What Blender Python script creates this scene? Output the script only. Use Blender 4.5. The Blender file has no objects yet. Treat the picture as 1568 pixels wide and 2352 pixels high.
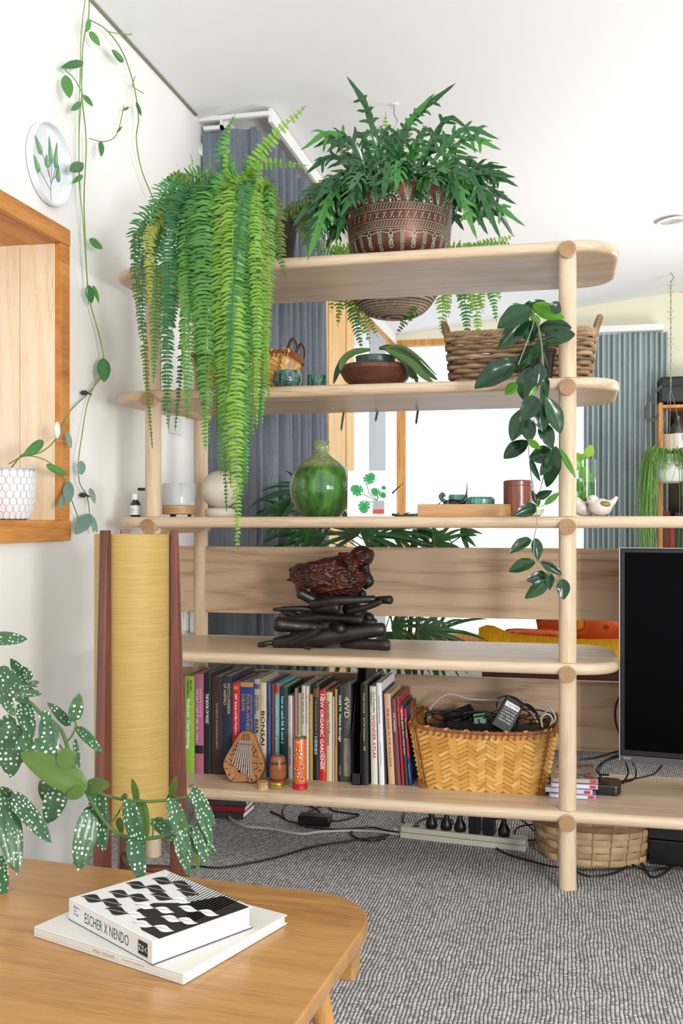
import bpy, bmesh, math, random
from math import sin, cos, pi, radians, sqrt, atan2
from mathutils import Vector, Matrix, Euler
V = Vector
C = bpy.context.scene.collection
SC = bpy.context.scene
random.seed(7)
# ---------------------------------------------------------------- camera
FPX = 2287.0
YAW = math.atan(519 / FPX)
CAM = V((0, -2.871, 1.03))
cd = bpy.data.cameras.new('camera'); cam = bpy.data.objects.new('camera', cd); C.objects.link(cam)
cam.location = CAM; cam.rotation_euler = (pi / 2, 0, YAW)
cd.sensor_fit = 'HORIZONTAL'; cd.sensor_width = 24.0; cd.lens = 24.0 * FPX / 1568
cd.shift_y = 23 / 1568; cd.clip_start = .05
cd.dof.use_dof = True; cd.dof.focus_distance = 2.6; cd.dof.aperture_fstop = 13
SC.camera = cam
# ---------------------------------------------------------------- world and lights
w = bpy.data.worlds.new('world'); SC.world = w; w.use_nodes = True
w.node_tree.nodes['Background'].inputs[0].default_value = (.93, .97, 1, 1)
w.node_tree.nodes['Background'].inputs[1].default_value = 1.5
def area(name, loc, aim, size, sy, power, col=(1, 1, 1)):
    l = bpy.data.lights.new(name, 'AREA'); l.shape = 'RECTANGLE'; l.size = size; l.size_y = sy; l.energy = power; l.color = col
    o = bpy.data.objects.new(name, l); C.objects.link(o); o.location = loc
    o.rotation_euler = (V(aim) - V(loc)).to_track_quat('-Z', 'Y').to_euler(); return o
area('window_light', (2.05, -3.6, 1.25), (-1.1, -.4, 1.1), .6, .9, 88, (1, .985, .96))
area('far_room_uplight', (2.3, 2.6, .9), (1.6, 2.6, 3.0), 1.6, 1.6, 92, (1, 1, .98))  # added upward fill to brighten the far ceiling; no lamp stands there
area('near_uplight', (1.9, -2.4, 1.2), (1.2, -1.2, 3.0), 1.2, 1.2, 20, (1, 1, 1))  # second added fill, washes the near ceiling without any real fixture
SC.view_settings.view_transform = 'Standard'; SC.view_settings.look = 'None'
SC.view_settings.gamma = 1; SC.view_settings.use_curve_mapping = False
SC.view_settings.exposure = 0.0
# ---------------------------------------------------------------- pixel of the photograph -> point in the room
S_, C_ = sin(YAW), cos(YAW)
def ray(px, py):
    a = (px - 784) / FPX
    return V((-S_ + a * C_, C_ + a * S_, (1199 - py) / FPX))
def pz(px, py, zc): return CAM + ray(px, py) * zc
def pY(px, py, Y): r = ray(px, py); return CAM + r * ((Y - CAM.y) / r.y)
def pX(px, py, X): r = ray(px, py); return CAM + r * ((X - CAM.x) / r.x)
def pZ(px, py, Z): r = ray(px, py); return CAM + r * ((Z - CAM.z) / r.z)
# ---------------------------------------------------------------- materials
def lin(h):
    h = h.lstrip('#'); r = []
    for i in (0, 2, 4):
        v = int(h[i:i + 2], 16) / 255
        r.append(v / 12.92 if v <= .04045 else ((v + .055) / 1.055) ** 2.4)
    return (*r, 1)
MC = {}
class NT:
    def __init__(s, name):
        s.m = bpy.data.materials.new(name); s.m.use_nodes = True; s.t = s.m.node_tree; s.n = s.t.nodes
        s.b = s.n['Principled BSDF']; s.out = s.n['Material Output']
    def add(s, typ, **k):
        n = s.n.new(typ)
        for a, v in k.items():
            if a.startswith('i_'):
                key = a[2:]; key = int(key) if key.isdigit() else key.replace('_', ' ')
                n.inputs[key].default_value = v
            else: setattr(n, a, v)
        return n
    def l(s, a, b): s.t.links.new(a, b)
    def ramp(s, fac, stops):
        r = s.n.new('ShaderNodeValToRGB'); e = r.color_ramp.elements
        while len(e) < len(stops): e.new(.5)
        for k, (p, c) in enumerate(stops): e[k].position = p; e[k].color = lin(c) if isinstance(c, str) else c
        s.l(fac, r.inputs[0]); return r
    def coord(s, scale=(1, 1, 1), kind='Object', rot=(0, 0, 0)):
        tc = s.n.new('ShaderNodeTexCoord'); mp = s.n.new('ShaderNodeMapping')
        mp.inputs['Scale'].default_value = scale; mp.inputs['Rotation'].default_value = rot
        s.l(tc.outputs[kind], mp.inputs[0]); return mp.outputs[0]
    def noise(s, co, scale, detail=4, rough=.55, dist=0):
        n = s.add('ShaderNodeTexNoise', i_Scale=scale, i_Detail=detail, i_Roughness=rough, i_Distortion=dist)
        s.l(co, n.inputs['Vector']); return n.outputs['Fac']
    def bump(s, h, strength=.3, dist=.002, prev=None):
        b = s.add('ShaderNodeBump', i_Strength=strength, i_Distance=dist); s.l(h, b.inputs['Height'])
        if prev: s.l(prev, b.inputs['Normal'])
        return b.outputs[0]
def mat(name, col, rough=.5, metal=0, spec=.5, var=0, vscale=8, bump=0, bscale=60, coat=0, emit=0, bd=.002):
    if name in MC: return MC[name]
    t = NT(name); b = t.b
    b.inputs['Base Color'].default_value = lin(col); b.inputs['Roughness'].default_value = rough
    b.inputs['Metallic'].default_value = metal; b.inputs['Specular IOR Level'].default_value = spec
    b.inputs['Coat Weight'].default_value = coat; b.inputs['Coat Roughness'].default_value = .1
    if var:
        co = t.coord(); f = t.noise(co, vscale, 5)
        c = lin(col); d = tuple(max(0, x * (1 - var)) for x in c[:3]) + (1,); e = tuple(min(1, x * (1 + var)) for x in c[:3]) + (1,)
        r = t.ramp(f, [(.3, d), (.7, e)]); t.l(r.outputs[0], b.inputs['Base Color'])
    if bump:
        co = t.coord(); f = t.noise(co, bscale, 3); t.l(t.bump(f, bump, bd), b.inputs['Normal'])
    if emit: b.inputs['Emission Color'].default_value = lin(col); b.inputs['Emission Strength'].default_value = emit
    MC[name] = t.m; return t.m
def wood(name, light, mid, dark, axis='X', scale=1.0, rough=.45, ring=9, contrast=1.0, coat=0):
    if name in MC: return MC[name]
    t = NT(name)
    def sc(al, ac): v = [ac] * 3; v['XYZ'.index(axis)] = al; return tuple(x * scale for x in v)
    g = t.noise(t.coord(sc(.5, 7)), 1.3, 2, .45, .25)
    mul = t.add('ShaderNodeMath', operation='MULTIPLY', i_1=ring); t.l(g, mul.inputs[0])
    fr = t.add('ShaderNodeMath', operation='PINGPONG', i_1=1.0); t.l(mul.outputs[0], fr.inputs[0])
    fi = t.noise(t.coord(sc(5, 160)), 2.2, 4, .6)
    big = t.noise(t.coord(sc(.5, 2.2)), 1.3, 2)
    m1 = t.add('ShaderNodeMath', operation='MULTIPLY_ADD', i_1=.2 * contrast, i_2=0.0); t.l(fr.outputs[0], m1.inputs[0])
    m2 = t.add('ShaderNodeMath', operation='MULTIPLY_ADD', i_1=.85); t.l(fi, m2.inputs[0]); t.l(m1.outputs[0], m2.inputs[2])
    m3 = t.add('ShaderNodeMath', operation='MULTIPLY_ADD', i_1=.35); t.l(big, m3.inputs[0]); t.l(m2.outputs[0], m3.inputs[2])
    r = t.ramp(m3.outputs[0], [(.42, dark), (.62, mid), (.9, light)])
    t.l(r.outputs[0], t.b.inputs['Base Color'])
    t.b.inputs['Roughness'].default_value = rough; t.b.inputs['Coat Weight'].default_value = coat
    t.l(t.bump(fi, .12, .001), t.b.inputs['Normal'])
    MC[name] = t.m; return t.m
def leafmat(name, c1, c2, rough=.35, trans=.3, tcol=None, spots=None, sscale=90, sthr=.3, coat=0, under=None):
    if name in MC: return MC[name]
    t = NT(name); b = t.b
    oi = t.add('ShaderNodeObjectInfo'); co = t.coord()
    f = t.noise(co, 6, 3)
    a = t.add('ShaderNodeMath', operation='MULTIPLY_ADD', i_1=.6, i_2=-.1); t.l(f, a.inputs[0])
    m = t.add('ShaderNodeMath', operation='MULTIPLY_ADD', i_1=.6); t.l(oi.outputs['Random'], m.inputs[0]); t.l(a.outputs[0], m.inputs[2])
    r = t.ramp(m.outputs[0], [(.1, c1), (.8, c2)]); col = r.outputs[0]
    if spots:
        vo = t.add('ShaderNodeTexVoronoi', i_Scale=sscale, i_Randomness=.5); vo.inputs['Detail'].default_value = 0
        t.l(t.coord((1, 1.35, 1)), vo.inputs['Vector'])
        r2 = t.ramp(vo.outputs['Distance'], [(sthr, (1, 1, 1, 1)), (sthr + .05, (0, 0, 0, 1))])
        mx = t.add('ShaderNodeMix', data_type='RGBA'); t.l(r2.outputs[0], mx.inputs[0]); t.l(col, mx.inputs[6]); mx.inputs[7].default_value = lin(spots)
        col = mx.outputs[2]
    if under:
        ge = t.add('ShaderNodeNewGeometry')
        mx = t.add('ShaderNodeMix', data_type='RGBA'); t.l(ge.outputs['Backfacing'], mx.inputs[0]); t.l(col, mx.inputs[6]); mx.inputs[7].default_value = lin(under)
        col = mx.outputs[2]
    t.l(col, b.inputs['Base Color']); b.inputs['Roughness'].default_value = rough; b.inputs['Coat Weight'].default_value = coat
    tr = t.add('ShaderNodeBsdfTranslucent'); 
    if tcol: tr.inputs[0].default_value = lin(tcol)
    else: t.l(col, tr.inputs[0])
    mx = t.add('ShaderNodeMixShader', i_0=trans); t.l(b.outputs[0], mx.inputs[1]); t.l(tr.outputs[0], mx.inputs[2])
    t.l(mx.outputs[0], t.out.inputs[0]); MC[name] = t.m; return t.m
def glass(name, tint='#ffffff', rough=.0, refl=.5):
    if name in MC: return MC[name]
    t = NT(name); tp = t.add('ShaderNodeBsdfTransparent'); tp.inputs[0].default_value = lin(tint)
    gl = t.add('ShaderNodeBsdfGlossy', i_Roughness=rough); fr = t.add('ShaderNodeLayerWeight'); pw = t.add('ShaderNodeMath', operation='POWER', i_1=4.0); t.l(fr.outputs['Facing'], pw.inputs[0])
    m = t.add('ShaderNodeMath', operation='MULTIPLY_ADD', i_1=refl * .8, i_2=.05 * refl); t.l(pw.outputs[0], m.inputs[0])
    mx = t.add('ShaderNodeMixShader'); t.l(m.outputs[0], mx.inputs[0]); t.l(tp.outputs[0], mx.inputs[1]); t.l(gl.outputs[0], mx.inputs[2])
    t.l(mx.outputs[0], t.out.inputs[0]); MC[name] = t.m; return t.m
def cloth(name, c1, c2, sx=300, sz=30, rough=.9, transl=0):
    if name in MC: return MC[name]
    t = NT(name); f = t.noise(t.coord((1, 1, .12)), sx, 3, .7); g = t.noise(t.coord((1, 1, .03)), sx * .4, 3, .7)
    a = t.add('ShaderNodeMath', operation='ADD'); t.l(f, a.inputs[0]); t.l(g, a.inputs[1])
    h = t.add('ShaderNodeMath', operation='MULTIPLY', i_1=.5); t.l(a.outputs[0], h.inputs[0])
    r = t.ramp(h.outputs[0], [(.38, c1), (.62, c2)]); t.l(r.outputs[0], t.b.inputs['Base Color'])
    t.b.inputs['Roughness'].default_value = rough; t.b.inputs['Specular IOR Level'].default_value = .15
    t.l(t.bump(h.outputs[0], .25, .001), t.b.inputs['Normal'])
    MC[name] = t.m; return t.m
def carpetmat():      # ribs of wool loops: one rib every 9 mm, a loop every 7 mm, each loop of its own grey
    t = NT('loop_pile_carpet')
    def mth(op, a, b=None, c=None):
        n = t.add('ShaderNodeMath', operation=op)
        for k, v in enumerate((a, b, c)):
            if v is None: continue
            if isinstance(v, (int, float)): n.inputs[k].default_value = v
            else: t.l(v, n.inputs[k])
        return n.outputs[0]
    sp = t.add('ShaderNodeSeparateXYZ'); t.l(t.coord(), sp.inputs[0]); wob = t.noise(t.coord((7, 7, 1)), 1.5, 3); wob2 = t.noise(t.coord((90, 90, 1)), 1.5, 2)
    xs = mth('ADD', mth('ADD', mth('MULTIPLY', sp.outputs[0], 112), mth('MULTIPLY', wob, 1.6)), mth('MULTIPLY', wob2, .35)); ci = mth('FLOOR', xs); fx = mth('FRACT', xs)
    wn = t.add('ShaderNodeTexWhiteNoise', noise_dimensions='1D'); t.l(ci, wn.inputs['W'])
    ys = mth('ADD', mth('ADD', mth('MULTIPLY', sp.outputs[1], 140), wn.outputs['Value']), mth('MULTIPLY', wob2, .5)); cj = mth('FLOOR', ys); fy = mth('FRACT', ys)
    cv = t.add('ShaderNodeCombineXYZ'); t.l(ci, cv.inputs[0]); t.l(cj, cv.inputs[1]); w2 = t.add('ShaderNodeTexWhiteNoise', noise_dimensions='2D'); t.l(cv.outputs[0], w2.inputs['Vector'])
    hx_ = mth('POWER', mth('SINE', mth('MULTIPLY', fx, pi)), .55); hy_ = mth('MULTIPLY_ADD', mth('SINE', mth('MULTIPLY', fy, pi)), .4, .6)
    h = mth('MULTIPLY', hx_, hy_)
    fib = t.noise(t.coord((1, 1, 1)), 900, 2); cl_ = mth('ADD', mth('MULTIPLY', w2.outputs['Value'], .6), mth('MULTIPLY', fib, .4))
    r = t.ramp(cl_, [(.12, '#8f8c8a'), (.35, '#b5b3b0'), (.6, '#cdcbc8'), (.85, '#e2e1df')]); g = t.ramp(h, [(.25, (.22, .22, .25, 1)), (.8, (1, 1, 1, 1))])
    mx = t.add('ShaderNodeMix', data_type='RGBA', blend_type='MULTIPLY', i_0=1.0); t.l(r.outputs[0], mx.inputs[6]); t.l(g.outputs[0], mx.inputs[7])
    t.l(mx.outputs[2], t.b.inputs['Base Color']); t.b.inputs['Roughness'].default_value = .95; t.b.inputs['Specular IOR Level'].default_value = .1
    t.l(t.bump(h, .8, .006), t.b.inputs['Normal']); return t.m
OAK = wood('pale_oak', '#dac5aa', '#c9af90', '#a88b6c', 'X', rough=.36)
OAKZ = wood('pale_oak_upright', '#dcc8ac', '#cdb495', '#b39a7b', 'Z', 1.6, rough=.5)
OAKY = wood('pale_oak_cross', '#d3bc9d', '#c1a685', '#a2876a', 'Y', 1.6, rough=.5)
OAKP = wood('oak_veneer', '#c3a88b', '#ab8c6e', '#846850', 'X', .9, rough=.55, ring=16, contrast=2.2)
TABLE = wood('golden_oak', '#bf9059', '#aa7b46', '#865a2e', 'X', 1.3, rough=.3, ring=8, contrast=.8, coat=.1)
PINE = wood('amber_timber', '#e0a55f', '#cb8842', '#a9682c', 'Z', 1.2, rough=.45)
PINEY = wood('amber_timber_cross', '#d99a52', '#c27b36', '#9b5b25', 'Y', 1.2, rough=.45)
PALE = wood('pale_board', '#f6e6cc', '#efd8b4', '#d6b68c', 'Z', 1.6, rough=.5)
MAHO = wood('mahogany', '#7a4535', '#633529', '#42211c', 'Z', 1.5, rough=.4)
DARKW = wood('dark_walnut', '#6b4030', '#522d22', '#361d17', 'X', 3, rough=.3, coat=.2)
WALL = mat('wall_paint', '#f6f5f2', .85, spec=.2, bump=.05, bscale=250)
CEIL = mat('ceiling_paint', '#f2f3f5', .9, spec=.1)
WHITE = mat('white_plastic', '#f0f0ee', .35)
BLACK = mat('black_plastic', '#0e0e10', .35)
RUB = mat('black_rubber', '#131316', .5)
GREY = mat('grey_cable', '#b9b6b2', .5)
PAPER = mat('book_paper', '#e9e3d6', .8)
CHROME = mat('steel', '#b9bcc0', .25, metal=1)
# ---------------------------------------------------------------- mesh builder
MW = {}
class MB:
    def __init__(s): s.v = []; s.f = []; s.mi = []; s.m = 0
    def add(s, vs, fs, M=None):
        o = len(s.v)
        for p in vs:
            p = V(p); s.v.append(M @ p if M else p)
        for f in fs: s.f.append([i + o for i in f]); s.mi.append(s.m)
        return s
    def box(s, c, d, M=None):
        x, y, z = d[0] / 2, d[1] / 2, d[2] / 2
        vs = [(c[0] + i * x, c[1] + j * y, c[2] + k * z) for k in (-1, 1) for j in (-1, 1) for i in (-1, 1)]
        return s.add(vs, [(0, 2, 3, 1), (4, 5, 7, 6), (0, 1, 5, 4), (2, 6, 7, 3), (0, 4, 6, 2), (1, 3, 7, 5)], M)
    def bx(s, a, b, M=None): return s.box([(a[i] + b[i]) / 2 for i in range(3)], [abs(b[i] - a[i]) for i in range(3)], M)
    def tube(s, pts, r, n=8, closed=False, flat=1.0, up=None, cap=True):
        pts = [V(p) for p in pts]; k = len(pts); rs = r if isinstance(r, (list, tuple)) else [r] * k
        base = len(s.v); prev = None
        for i, p in enumerate(pts):
            if closed: t = pts[(i + 1) % k] - pts[i - 1]
            else: t = pts[min(i + 1, k - 1)] - pts[max(i - 1, 0)]
            if t.length < 1e-9: t = V((0, 0, 1))
            t.normalize()
            if up is not None: a = V(up)
            elif prev is None: a = V((0, 0, 1)) if abs(t.z) < .9 else V((1, 0, 0))
            else: a = prev
            nrm = a - t * a.dot(t)
            if nrm.length < 1e-6: nrm = t.orthogonal()
            nrm.normalize(); prev = nrm; b = t.cross(nrm)
            for j in range(n):
                an = 2 * pi * j / n; s.v.append(p + nrm * (cos(an) * rs[i]) + b * (sin(an) * rs[i] * flat))
        m = k if closed else k - 1
        for i in range(m):
            for j in range(n):
                a0 = base + i * n + j; a1 = base + i * n + (j + 1) % n; b0 = base + ((i + 1) % k) * n + j; b1 = base + ((i + 1) % k) * n + (j + 1) % n
                s.f.append([a0, a1, b1, b0]); s.mi.append(s.m)
        if not closed and cap:
            s.f.append([base + j for j in range(n)][::-1]); s.f.append([base + (k - 1) * n + j for j in range(n)]); s.mi += [s.m, s.m]
        return s
    def lathe(s, prof, n=32, c=(0, 0, 0), M=None, sx=1, sy=1):
        vs = []; fs = []; k = len(prof)
        for r, z in prof:
            for j in range(n): a = 2 * pi * j / n; vs.append((c[0] + cos(a) * r * sx, c[1] + sin(a) * r * sy, c[2] + z))
        for i in range(k - 1):
            for j in range(n): fs.append((i * n + j, i * n + (j + 1) % n, (i + 1) * n + (j + 1) % n, (i + 1) * n + j))
        if prof[0][0] > 0: fs.append(tuple(range(n))[::-1])
        if prof[-1][0] > 0: fs.append(tuple((k - 1) * n + j for j in range(n)))
        return s.add(vs, fs, M)
    def prism(s, poly, z0, z1, M=None):
        n = len(poly); vs = [(x, y, z0) for x, y in poly] + [(x, y, z1) for x, y in poly]
        return s.add(vs, [tuple(range(n))[::-1], tuple(range(n, 2 * n))] + [(i, (i + 1) % n, n + (i + 1) % n, n + i) for i in range(n)], M)
    def grid(s, fn, nu, nv, M=None):
        vs = [fn(i / nu, j / nv) for j in range(nv + 1) for i in range(nu + 1)]
        return s.add(vs, [(j * (nu + 1) + i, j * (nu + 1) + i + 1, (j + 1) * (nu + 1) + i + 1, (j + 1) * (nu + 1) + i) for j in range(nv) for i in range(nu)], M)
    def ell(s, c, r, M=None, n=16, m=10):
        prof = [(max(1e-5, sin(pi * i / m)), -cos(pi * i / m)) for i in range(m + 1)]
        T = Matrix.Translation(V(c)) @ (M.to_4x4() if M else Matrix.Identity(4)) @ Matrix.Diagonal((*r, 1))
        return s.lathe(prof, n, M=T)
    def rib(s, pts, wd, mp, n=1):                       # flat ribbon along a 2D polyline, laid on a surface by mp(a, b)
        P = [V(p) for p in pts]
        for i in range(len(P) - 1):
            d = (P[i + 1] - P[i])
            if d.length < 1e-9: continue
            q = V((-d.y, d.x)).normalized() * wd / 2; e = d.normalized() * wd * .3
            a, b = P[i] - e, P[i + 1] + e
            s.add([mp(*(a - q)), mp(*(b - q)), mp(*(b + q)), mp(*(a + q))], [(0, 1, 2, 3)])
        return s
    def disc(s, c, rx, ry, rot, mp, n=12, tip=0):
        vs = []
        for k in range(n):
            a = 2 * pi * k / n; x, y = cos(a) * rx, sin(a) * ry * (1 - tip * cos(a))
            vs.append(mp(c[0] + x * cos(rot) - y * sin(rot), c[1] + x * sin(rot) + y * cos(rot)))
        return s.add(vs, [tuple(range(n))])
    def build(s, name, mats, parent=None, smooth=True, bevel=0, W=True, seg=2, fix=True, ang=40):
        me = bpy.data.meshes.new(name)
        inv = MW[parent.name].inverted() if (parent and W) else None
        me.from_pydata([tuple(inv @ p) if inv else tuple(p) for p in s.v], [], s.f)
        mats = mats if isinstance(mats, (list, tuple)) else [mats]
        for m_ in mats: me.materials.append(m_)
        if len(mats) > 1: me.polygons.foreach_set('material_index', s.mi)
        if fix:
            bm = bmesh.new(); bm.from_mesh(me); bmesh.ops.recalc_face_normals(bm, faces=bm.faces); bm.to_mesh(me); bm.free()
        if smooth:
            me.polygons.foreach_set('use_smooth', [True] * len(me.polygons)); me.set_sharp_from_angle(angle=radians(ang))
        me.update()
        o = bpy.data.objects.new(name, me); C.objects.link(o)
        if parent: o.parent = parent; MW[o.name] = MW[parent.name]
        else: MW[o.name] = Matrix.Identity(4)
        if bevel:
            b = o.modifiers.new('bevel', 'BEVEL'); b.width = bevel; b.segments = seg; b.limit_method = 'ANGLE'; b.angle_limit = radians(50)
        return o
def tag(o, label, cat, group=None, kind=None):
    if label: o['label'] = label
    if cat: o['category'] = cat
    if group: o['group'] = group
    if kind: o['kind'] = kind
    return o
def thing(name, label, cat, loc=(0, 0, 0), rz=0, group=None, rot=None):
    o = bpy.data.objects.new(name, None); C.objects.link(o); o.empty_display_size = .05
    o.location = loc; o.rotation_euler = rot if rot else (0, 0, rz)
    MW[o.name] = Matrix.Translation(V(loc)) @ o.rotation_euler.to_matrix().to_4x4()
    return tag(o, label, cat, group)
def struct(o): o['kind'] = 'structure'; return o
def inst(name, me, parent, Mw, label=None):              # a piece sharing mesh data, placed by a world matrix
    o = bpy.data.objects.new(name, me); C.objects.link(o)
    if parent: o.parent = parent; o.matrix_local = MW[parent.name].inverted() @ Mw
    else: o.matrix_local = Mw
    if label: o['label'] = label
    return o
def frame(o, x, y, z):                                    # matrix from origin and three axes
    return Matrix(((x[0], y[0], z[0], o[0]), (x[1], y[1], z[1], o[1]), (x[2], y[2], z[2], o[2]), (0, 0, 0, 1)))
def bez(pts, n=16):                                       # Catmull-Rom through the points
    P = [V(p) for p in pts]; P = [2 * P[0] - P[1]] + P + [2 * P[-1] - P[-2]]; out = []
    for i in range(1, len(P) - 2):
        for k in range(n):
            t = k / n; a, b, c, d = P[i - 1], P[i], P[i + 1], P[i + 2]
            out.append(.5 * ((2 * b) + (c - a) * t + (2 * a - 5 * b + 4 * c - d) * t * t + (3 * b - a - 3 * c + d) * t ** 3))
    out.append(P[-2]); return out
def text(body, parent, M, L, h, m, name='lettering', bold=0, shear=0, align='CENTER', d=.0002):
    cu = bpy.data.curves.new(name, 'FONT'); cu.body = body; cu.resolution_u = 2; cu.offset = bold; cu.shear = shear; cu.extrude = .0
    ob = bpy.data.objects.new('t', cu); C.objects.link(ob); dg = bpy.context.evaluated_depsgraph_get()
    me = bpy.data.meshes.new_from_object(ob.evaluated_get(dg)); bpy.data.objects.remove(ob)
    xs = [v.co.x for v in me.vertices]; ys = [v.co.y for v in me.vertices]
    if not xs: return
    x0, x1, y0, y1 = min(xs), max(xs), min(ys), max(ys)
    for v in me.vertices:
        p = V(((v.co.x - (x0 + x1) / 2) / (x1 - x0) * L, (v.co.y - (y0 + y1) / 2) / (y1 - y0) * h, d)); v.co = M @ p
    me.materials.clear(); me.materials.append(m)
    o = bpy.data.objects.new(name, me); C.objects.link(o); o.parent = parent; MW[o.name] = MW[parent.name]; return o

# ================================================================ THE ROOM
XL = -1.46; YF = 5.75; RAKE = .11; HC = 2.665
def ceilz(x): return HC + RAKE * (x - XL)
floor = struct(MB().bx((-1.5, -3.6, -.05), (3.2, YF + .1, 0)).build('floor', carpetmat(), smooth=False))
ce = struct(MB().prism([(XL - .3, ceilz(XL - .3)), (3.2, ceilz(3.2)), (3.2, ceilz(3.2) + .1), (XL - .3, ceilz(XL - .3) + .1)], -YF - .1, 2.4,
    Matrix.Rotation(pi / 2, 4, 'X')).build('ceiling', CEIL, smooth=False))
# left wall with the niche window opening (Y -.85..-.19, Z 1.03..1.85) and the glazed opening beyond Y=.94
NY0, NY1, NZ0, NZ1 = -1.05, -.22, 1.035, 1.845
wl = MB()
wl.bx((XL - .1, -3.6, 0), (XL, NY0 - .021, ceilz(XL))).bx((XL - .1, NY1 + .021, 0), (XL, .94, ceilz(XL)))
wl.bx((XL - .1, NY0 - .021, 0), (XL, NY1 + .021, NZ0 - .026)).bx((XL - .1, NY0 - .021, NZ1 + .021), (XL, NY1 + .021, ceilz(XL)))
wl.bx((XL - .1, .94, 2.58), (XL, YF + .1, ceilz(XL)))
struct(wl.build('wall_left', WALL, smooth=False))
struct(MB().bx((3.2, -1.0, 0), (3.3, YF + .1, 3.2)).build('wall_right', WALL, smooth=False))  # unseen wall, added to cut the light from the right
tr = struct(MB().bx((XL, -3.5, HC - .004), (XL + .012, .9, HC + .002)).build('trim_1', mat('shadow_line', '#8d8778', .8), smooth=False))  # dark strip: shade along the wall-ceiling corner put into its colour
# far wall: windows -1.36..0.5
wf = MB()
wf.bx((.42, YF, 0), (3.2, YF + .1, ceilz(.42) + .05)).bx((1.2, YF, 2.8), (3.2, YF + .1, 3.12)).bx((XL, YF, 2.62), (.42, YF + .1, ceilz(.42)))
struct(wf.build('wall_back', mat('cream_wall_paint', '#ece9d2', .85, spec=.2), smooth=False))
w3 = struct(MB().bx((XL, YF - .01, 2.57), (.5, YF + .08, 2.62)).bx((XL, YF - .01, 0), (XL + .07, YF + .08, 2.57)).bx((XL, YF, 0), (.42, YF + .08, .06)).build('window_3', PINE, smooth=False))
MB().bx((XL + .07, YF + .03, .06), (.42, YF + .036, 2.57)).build('pane', glass('window_glass', '#fbfdff', refl=.3), w3, smooth=False)
# side glazing: timber posts and boards
w2 = struct(MB().bx((XL - .08, 2.6, 2.53), (XL - .002, YF, 2.6)).build('window_2', PINEY, smooth=False))
MB().bx((XL - .04, 4.0, .05), (XL - .034, YF - .2, 2.53)).build('pane', glass('window_glass'), w2, smooth=False)
for a, b, x in ((2.7, 2.92, .0), (2.925, 3.14, .0), (3.145, 3.42, .006), (3.425, 3.66, -.004), (3.665, 3.9, .004)):
    MB().bx((XL - .06, a, 0), (XL + .01 + x, b, 2.53)).build('board', wood('honey_board', '#f2cc8f', '#e6b671', '#c98f4c', 'Z', 1.4), w2, smooth=False, bevel=.002)
MB().bx((XL - .05, 4.75, .0), (XL + .0, 5.2, 2.53)).build('blind_panel', mat('grey_frosted_panel', '#b9bdc0', .5), w2, smooth=False)
MB().bx((XL - .05, .94, .0), (XL - .0, 2.7, 2.53)).build('panel', WALL, w2, smooth=False)
# outside the far window: pale covered patio rafters, seen above the header
pr = thing('patio_roof', 'white slatted patio roof seen outside through the corner glazing', 'roof', (-2.6, 4.6, 2.75))
for k in range(6): MB().bx((-4.2, 3.2 + k * .62, 2.70), (-1.75, 3.3 + k * .62, 2.82)).build('rafter', mat('white_timber', '#eceff0', .6), pr, smooth=False)
MB().bx((-4.2, 2.9, 2.83), (-1.7, 7, 2.86)).build('sheet', mat('white_timber', '#eceff0', .6), pr, smooth=False)
# niche window lining with planked reveal
w1 = struct(MB().bx((XL, NY1 - .0, NZ0 - .0), (XL + .022, NY1 + .05, NZ1 )).bx((XL, NY0 - .05, NZ1 + .0005), (XL + .024, NY1 + .05, NZ1 + .05))
    .bx((XL, NY0 - .05, NZ0 - .06), (XL + .026, NY1 + .05, NZ0 - .0005)).bx((XL, NY0 - .05, NZ0 - .0), (XL + .022, NY0 + .0, NZ1)).build('window_1', PINEY, smooth=False, bevel=.002))
for k in range(4):
    x1 = XL - k * .115; MB().bx((x1 - .113, NY1, NZ0), (x1, NY1 + .02, NZ1)).build('plank', PALE, w1, smooth=False, bevel=.0015)
    MB().bx((x1 - .113, NY0 - .02, NZ0), (x1, NY0, NZ1)).build('plank', PALE, w1, smooth=False, bevel=.0015)
MB().bx((XL - .46, NY0, NZ1), (XL, NY1, NZ1 + .02)).build('head_lining', PINEY, w1, smooth=False)
MB().bx((XL - .46, NY0, NZ0 - .025), (XL, NY1, NZ0)).build('sill', PINEY, w1, smooth=False)
fr = MB()
for a, b in (((NY0, NZ0), (NY1, NZ0 + .04)), ((NY0, NZ1 - .04), (NY1, NZ1)), ((NY0, NZ0), (NY0 + .04, NZ1)), ((NY1 - .04, NZ0), (NY1, NZ1))):
    fr.bx((XL - .46, a[0], a[1]), (XL - .42, b[0], b[1]))
fr.build('sash', PINE, w1, smooth=False)
MB().bx((XL - .442, NY0 + .04, NZ0 + .04), (XL - .436, NY1 - .04, NZ1 - .04)).build('pane', glass('window_glass'), w1, smooth=False)
dl = thing('downlight', 'round white recessed downlight in the ceiling at the right', 'light', (0, 0, 0))
P0 = pz(1540, 508, 4.6); zc0 = ceilz(P0.x); k = (zc0 - 1.03) / (P0.z - 1.03); P0 = CAM + (P0 - CAM) * k
dl.location = P0; MW[dl.name] = Matrix.Translation(P0) @ Matrix.Rotation(-math.atan(RAKE), 4, 'Y'); dl.rotation_euler = (0, -math.atan(RAKE), 0)
MB().lathe([(.085, 0), (.088, -.006), (.07, -.01), (.066, -.003), (.066, 0)], 40).build('trim_ring', WHITE, dl, W=False)
MB().lathe([(.0, -.002), (.066, -.002)], 32).build('lens', mat('frosted_lens', '#e6e6e0', .4), dl, W=False, fix=False)

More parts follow.
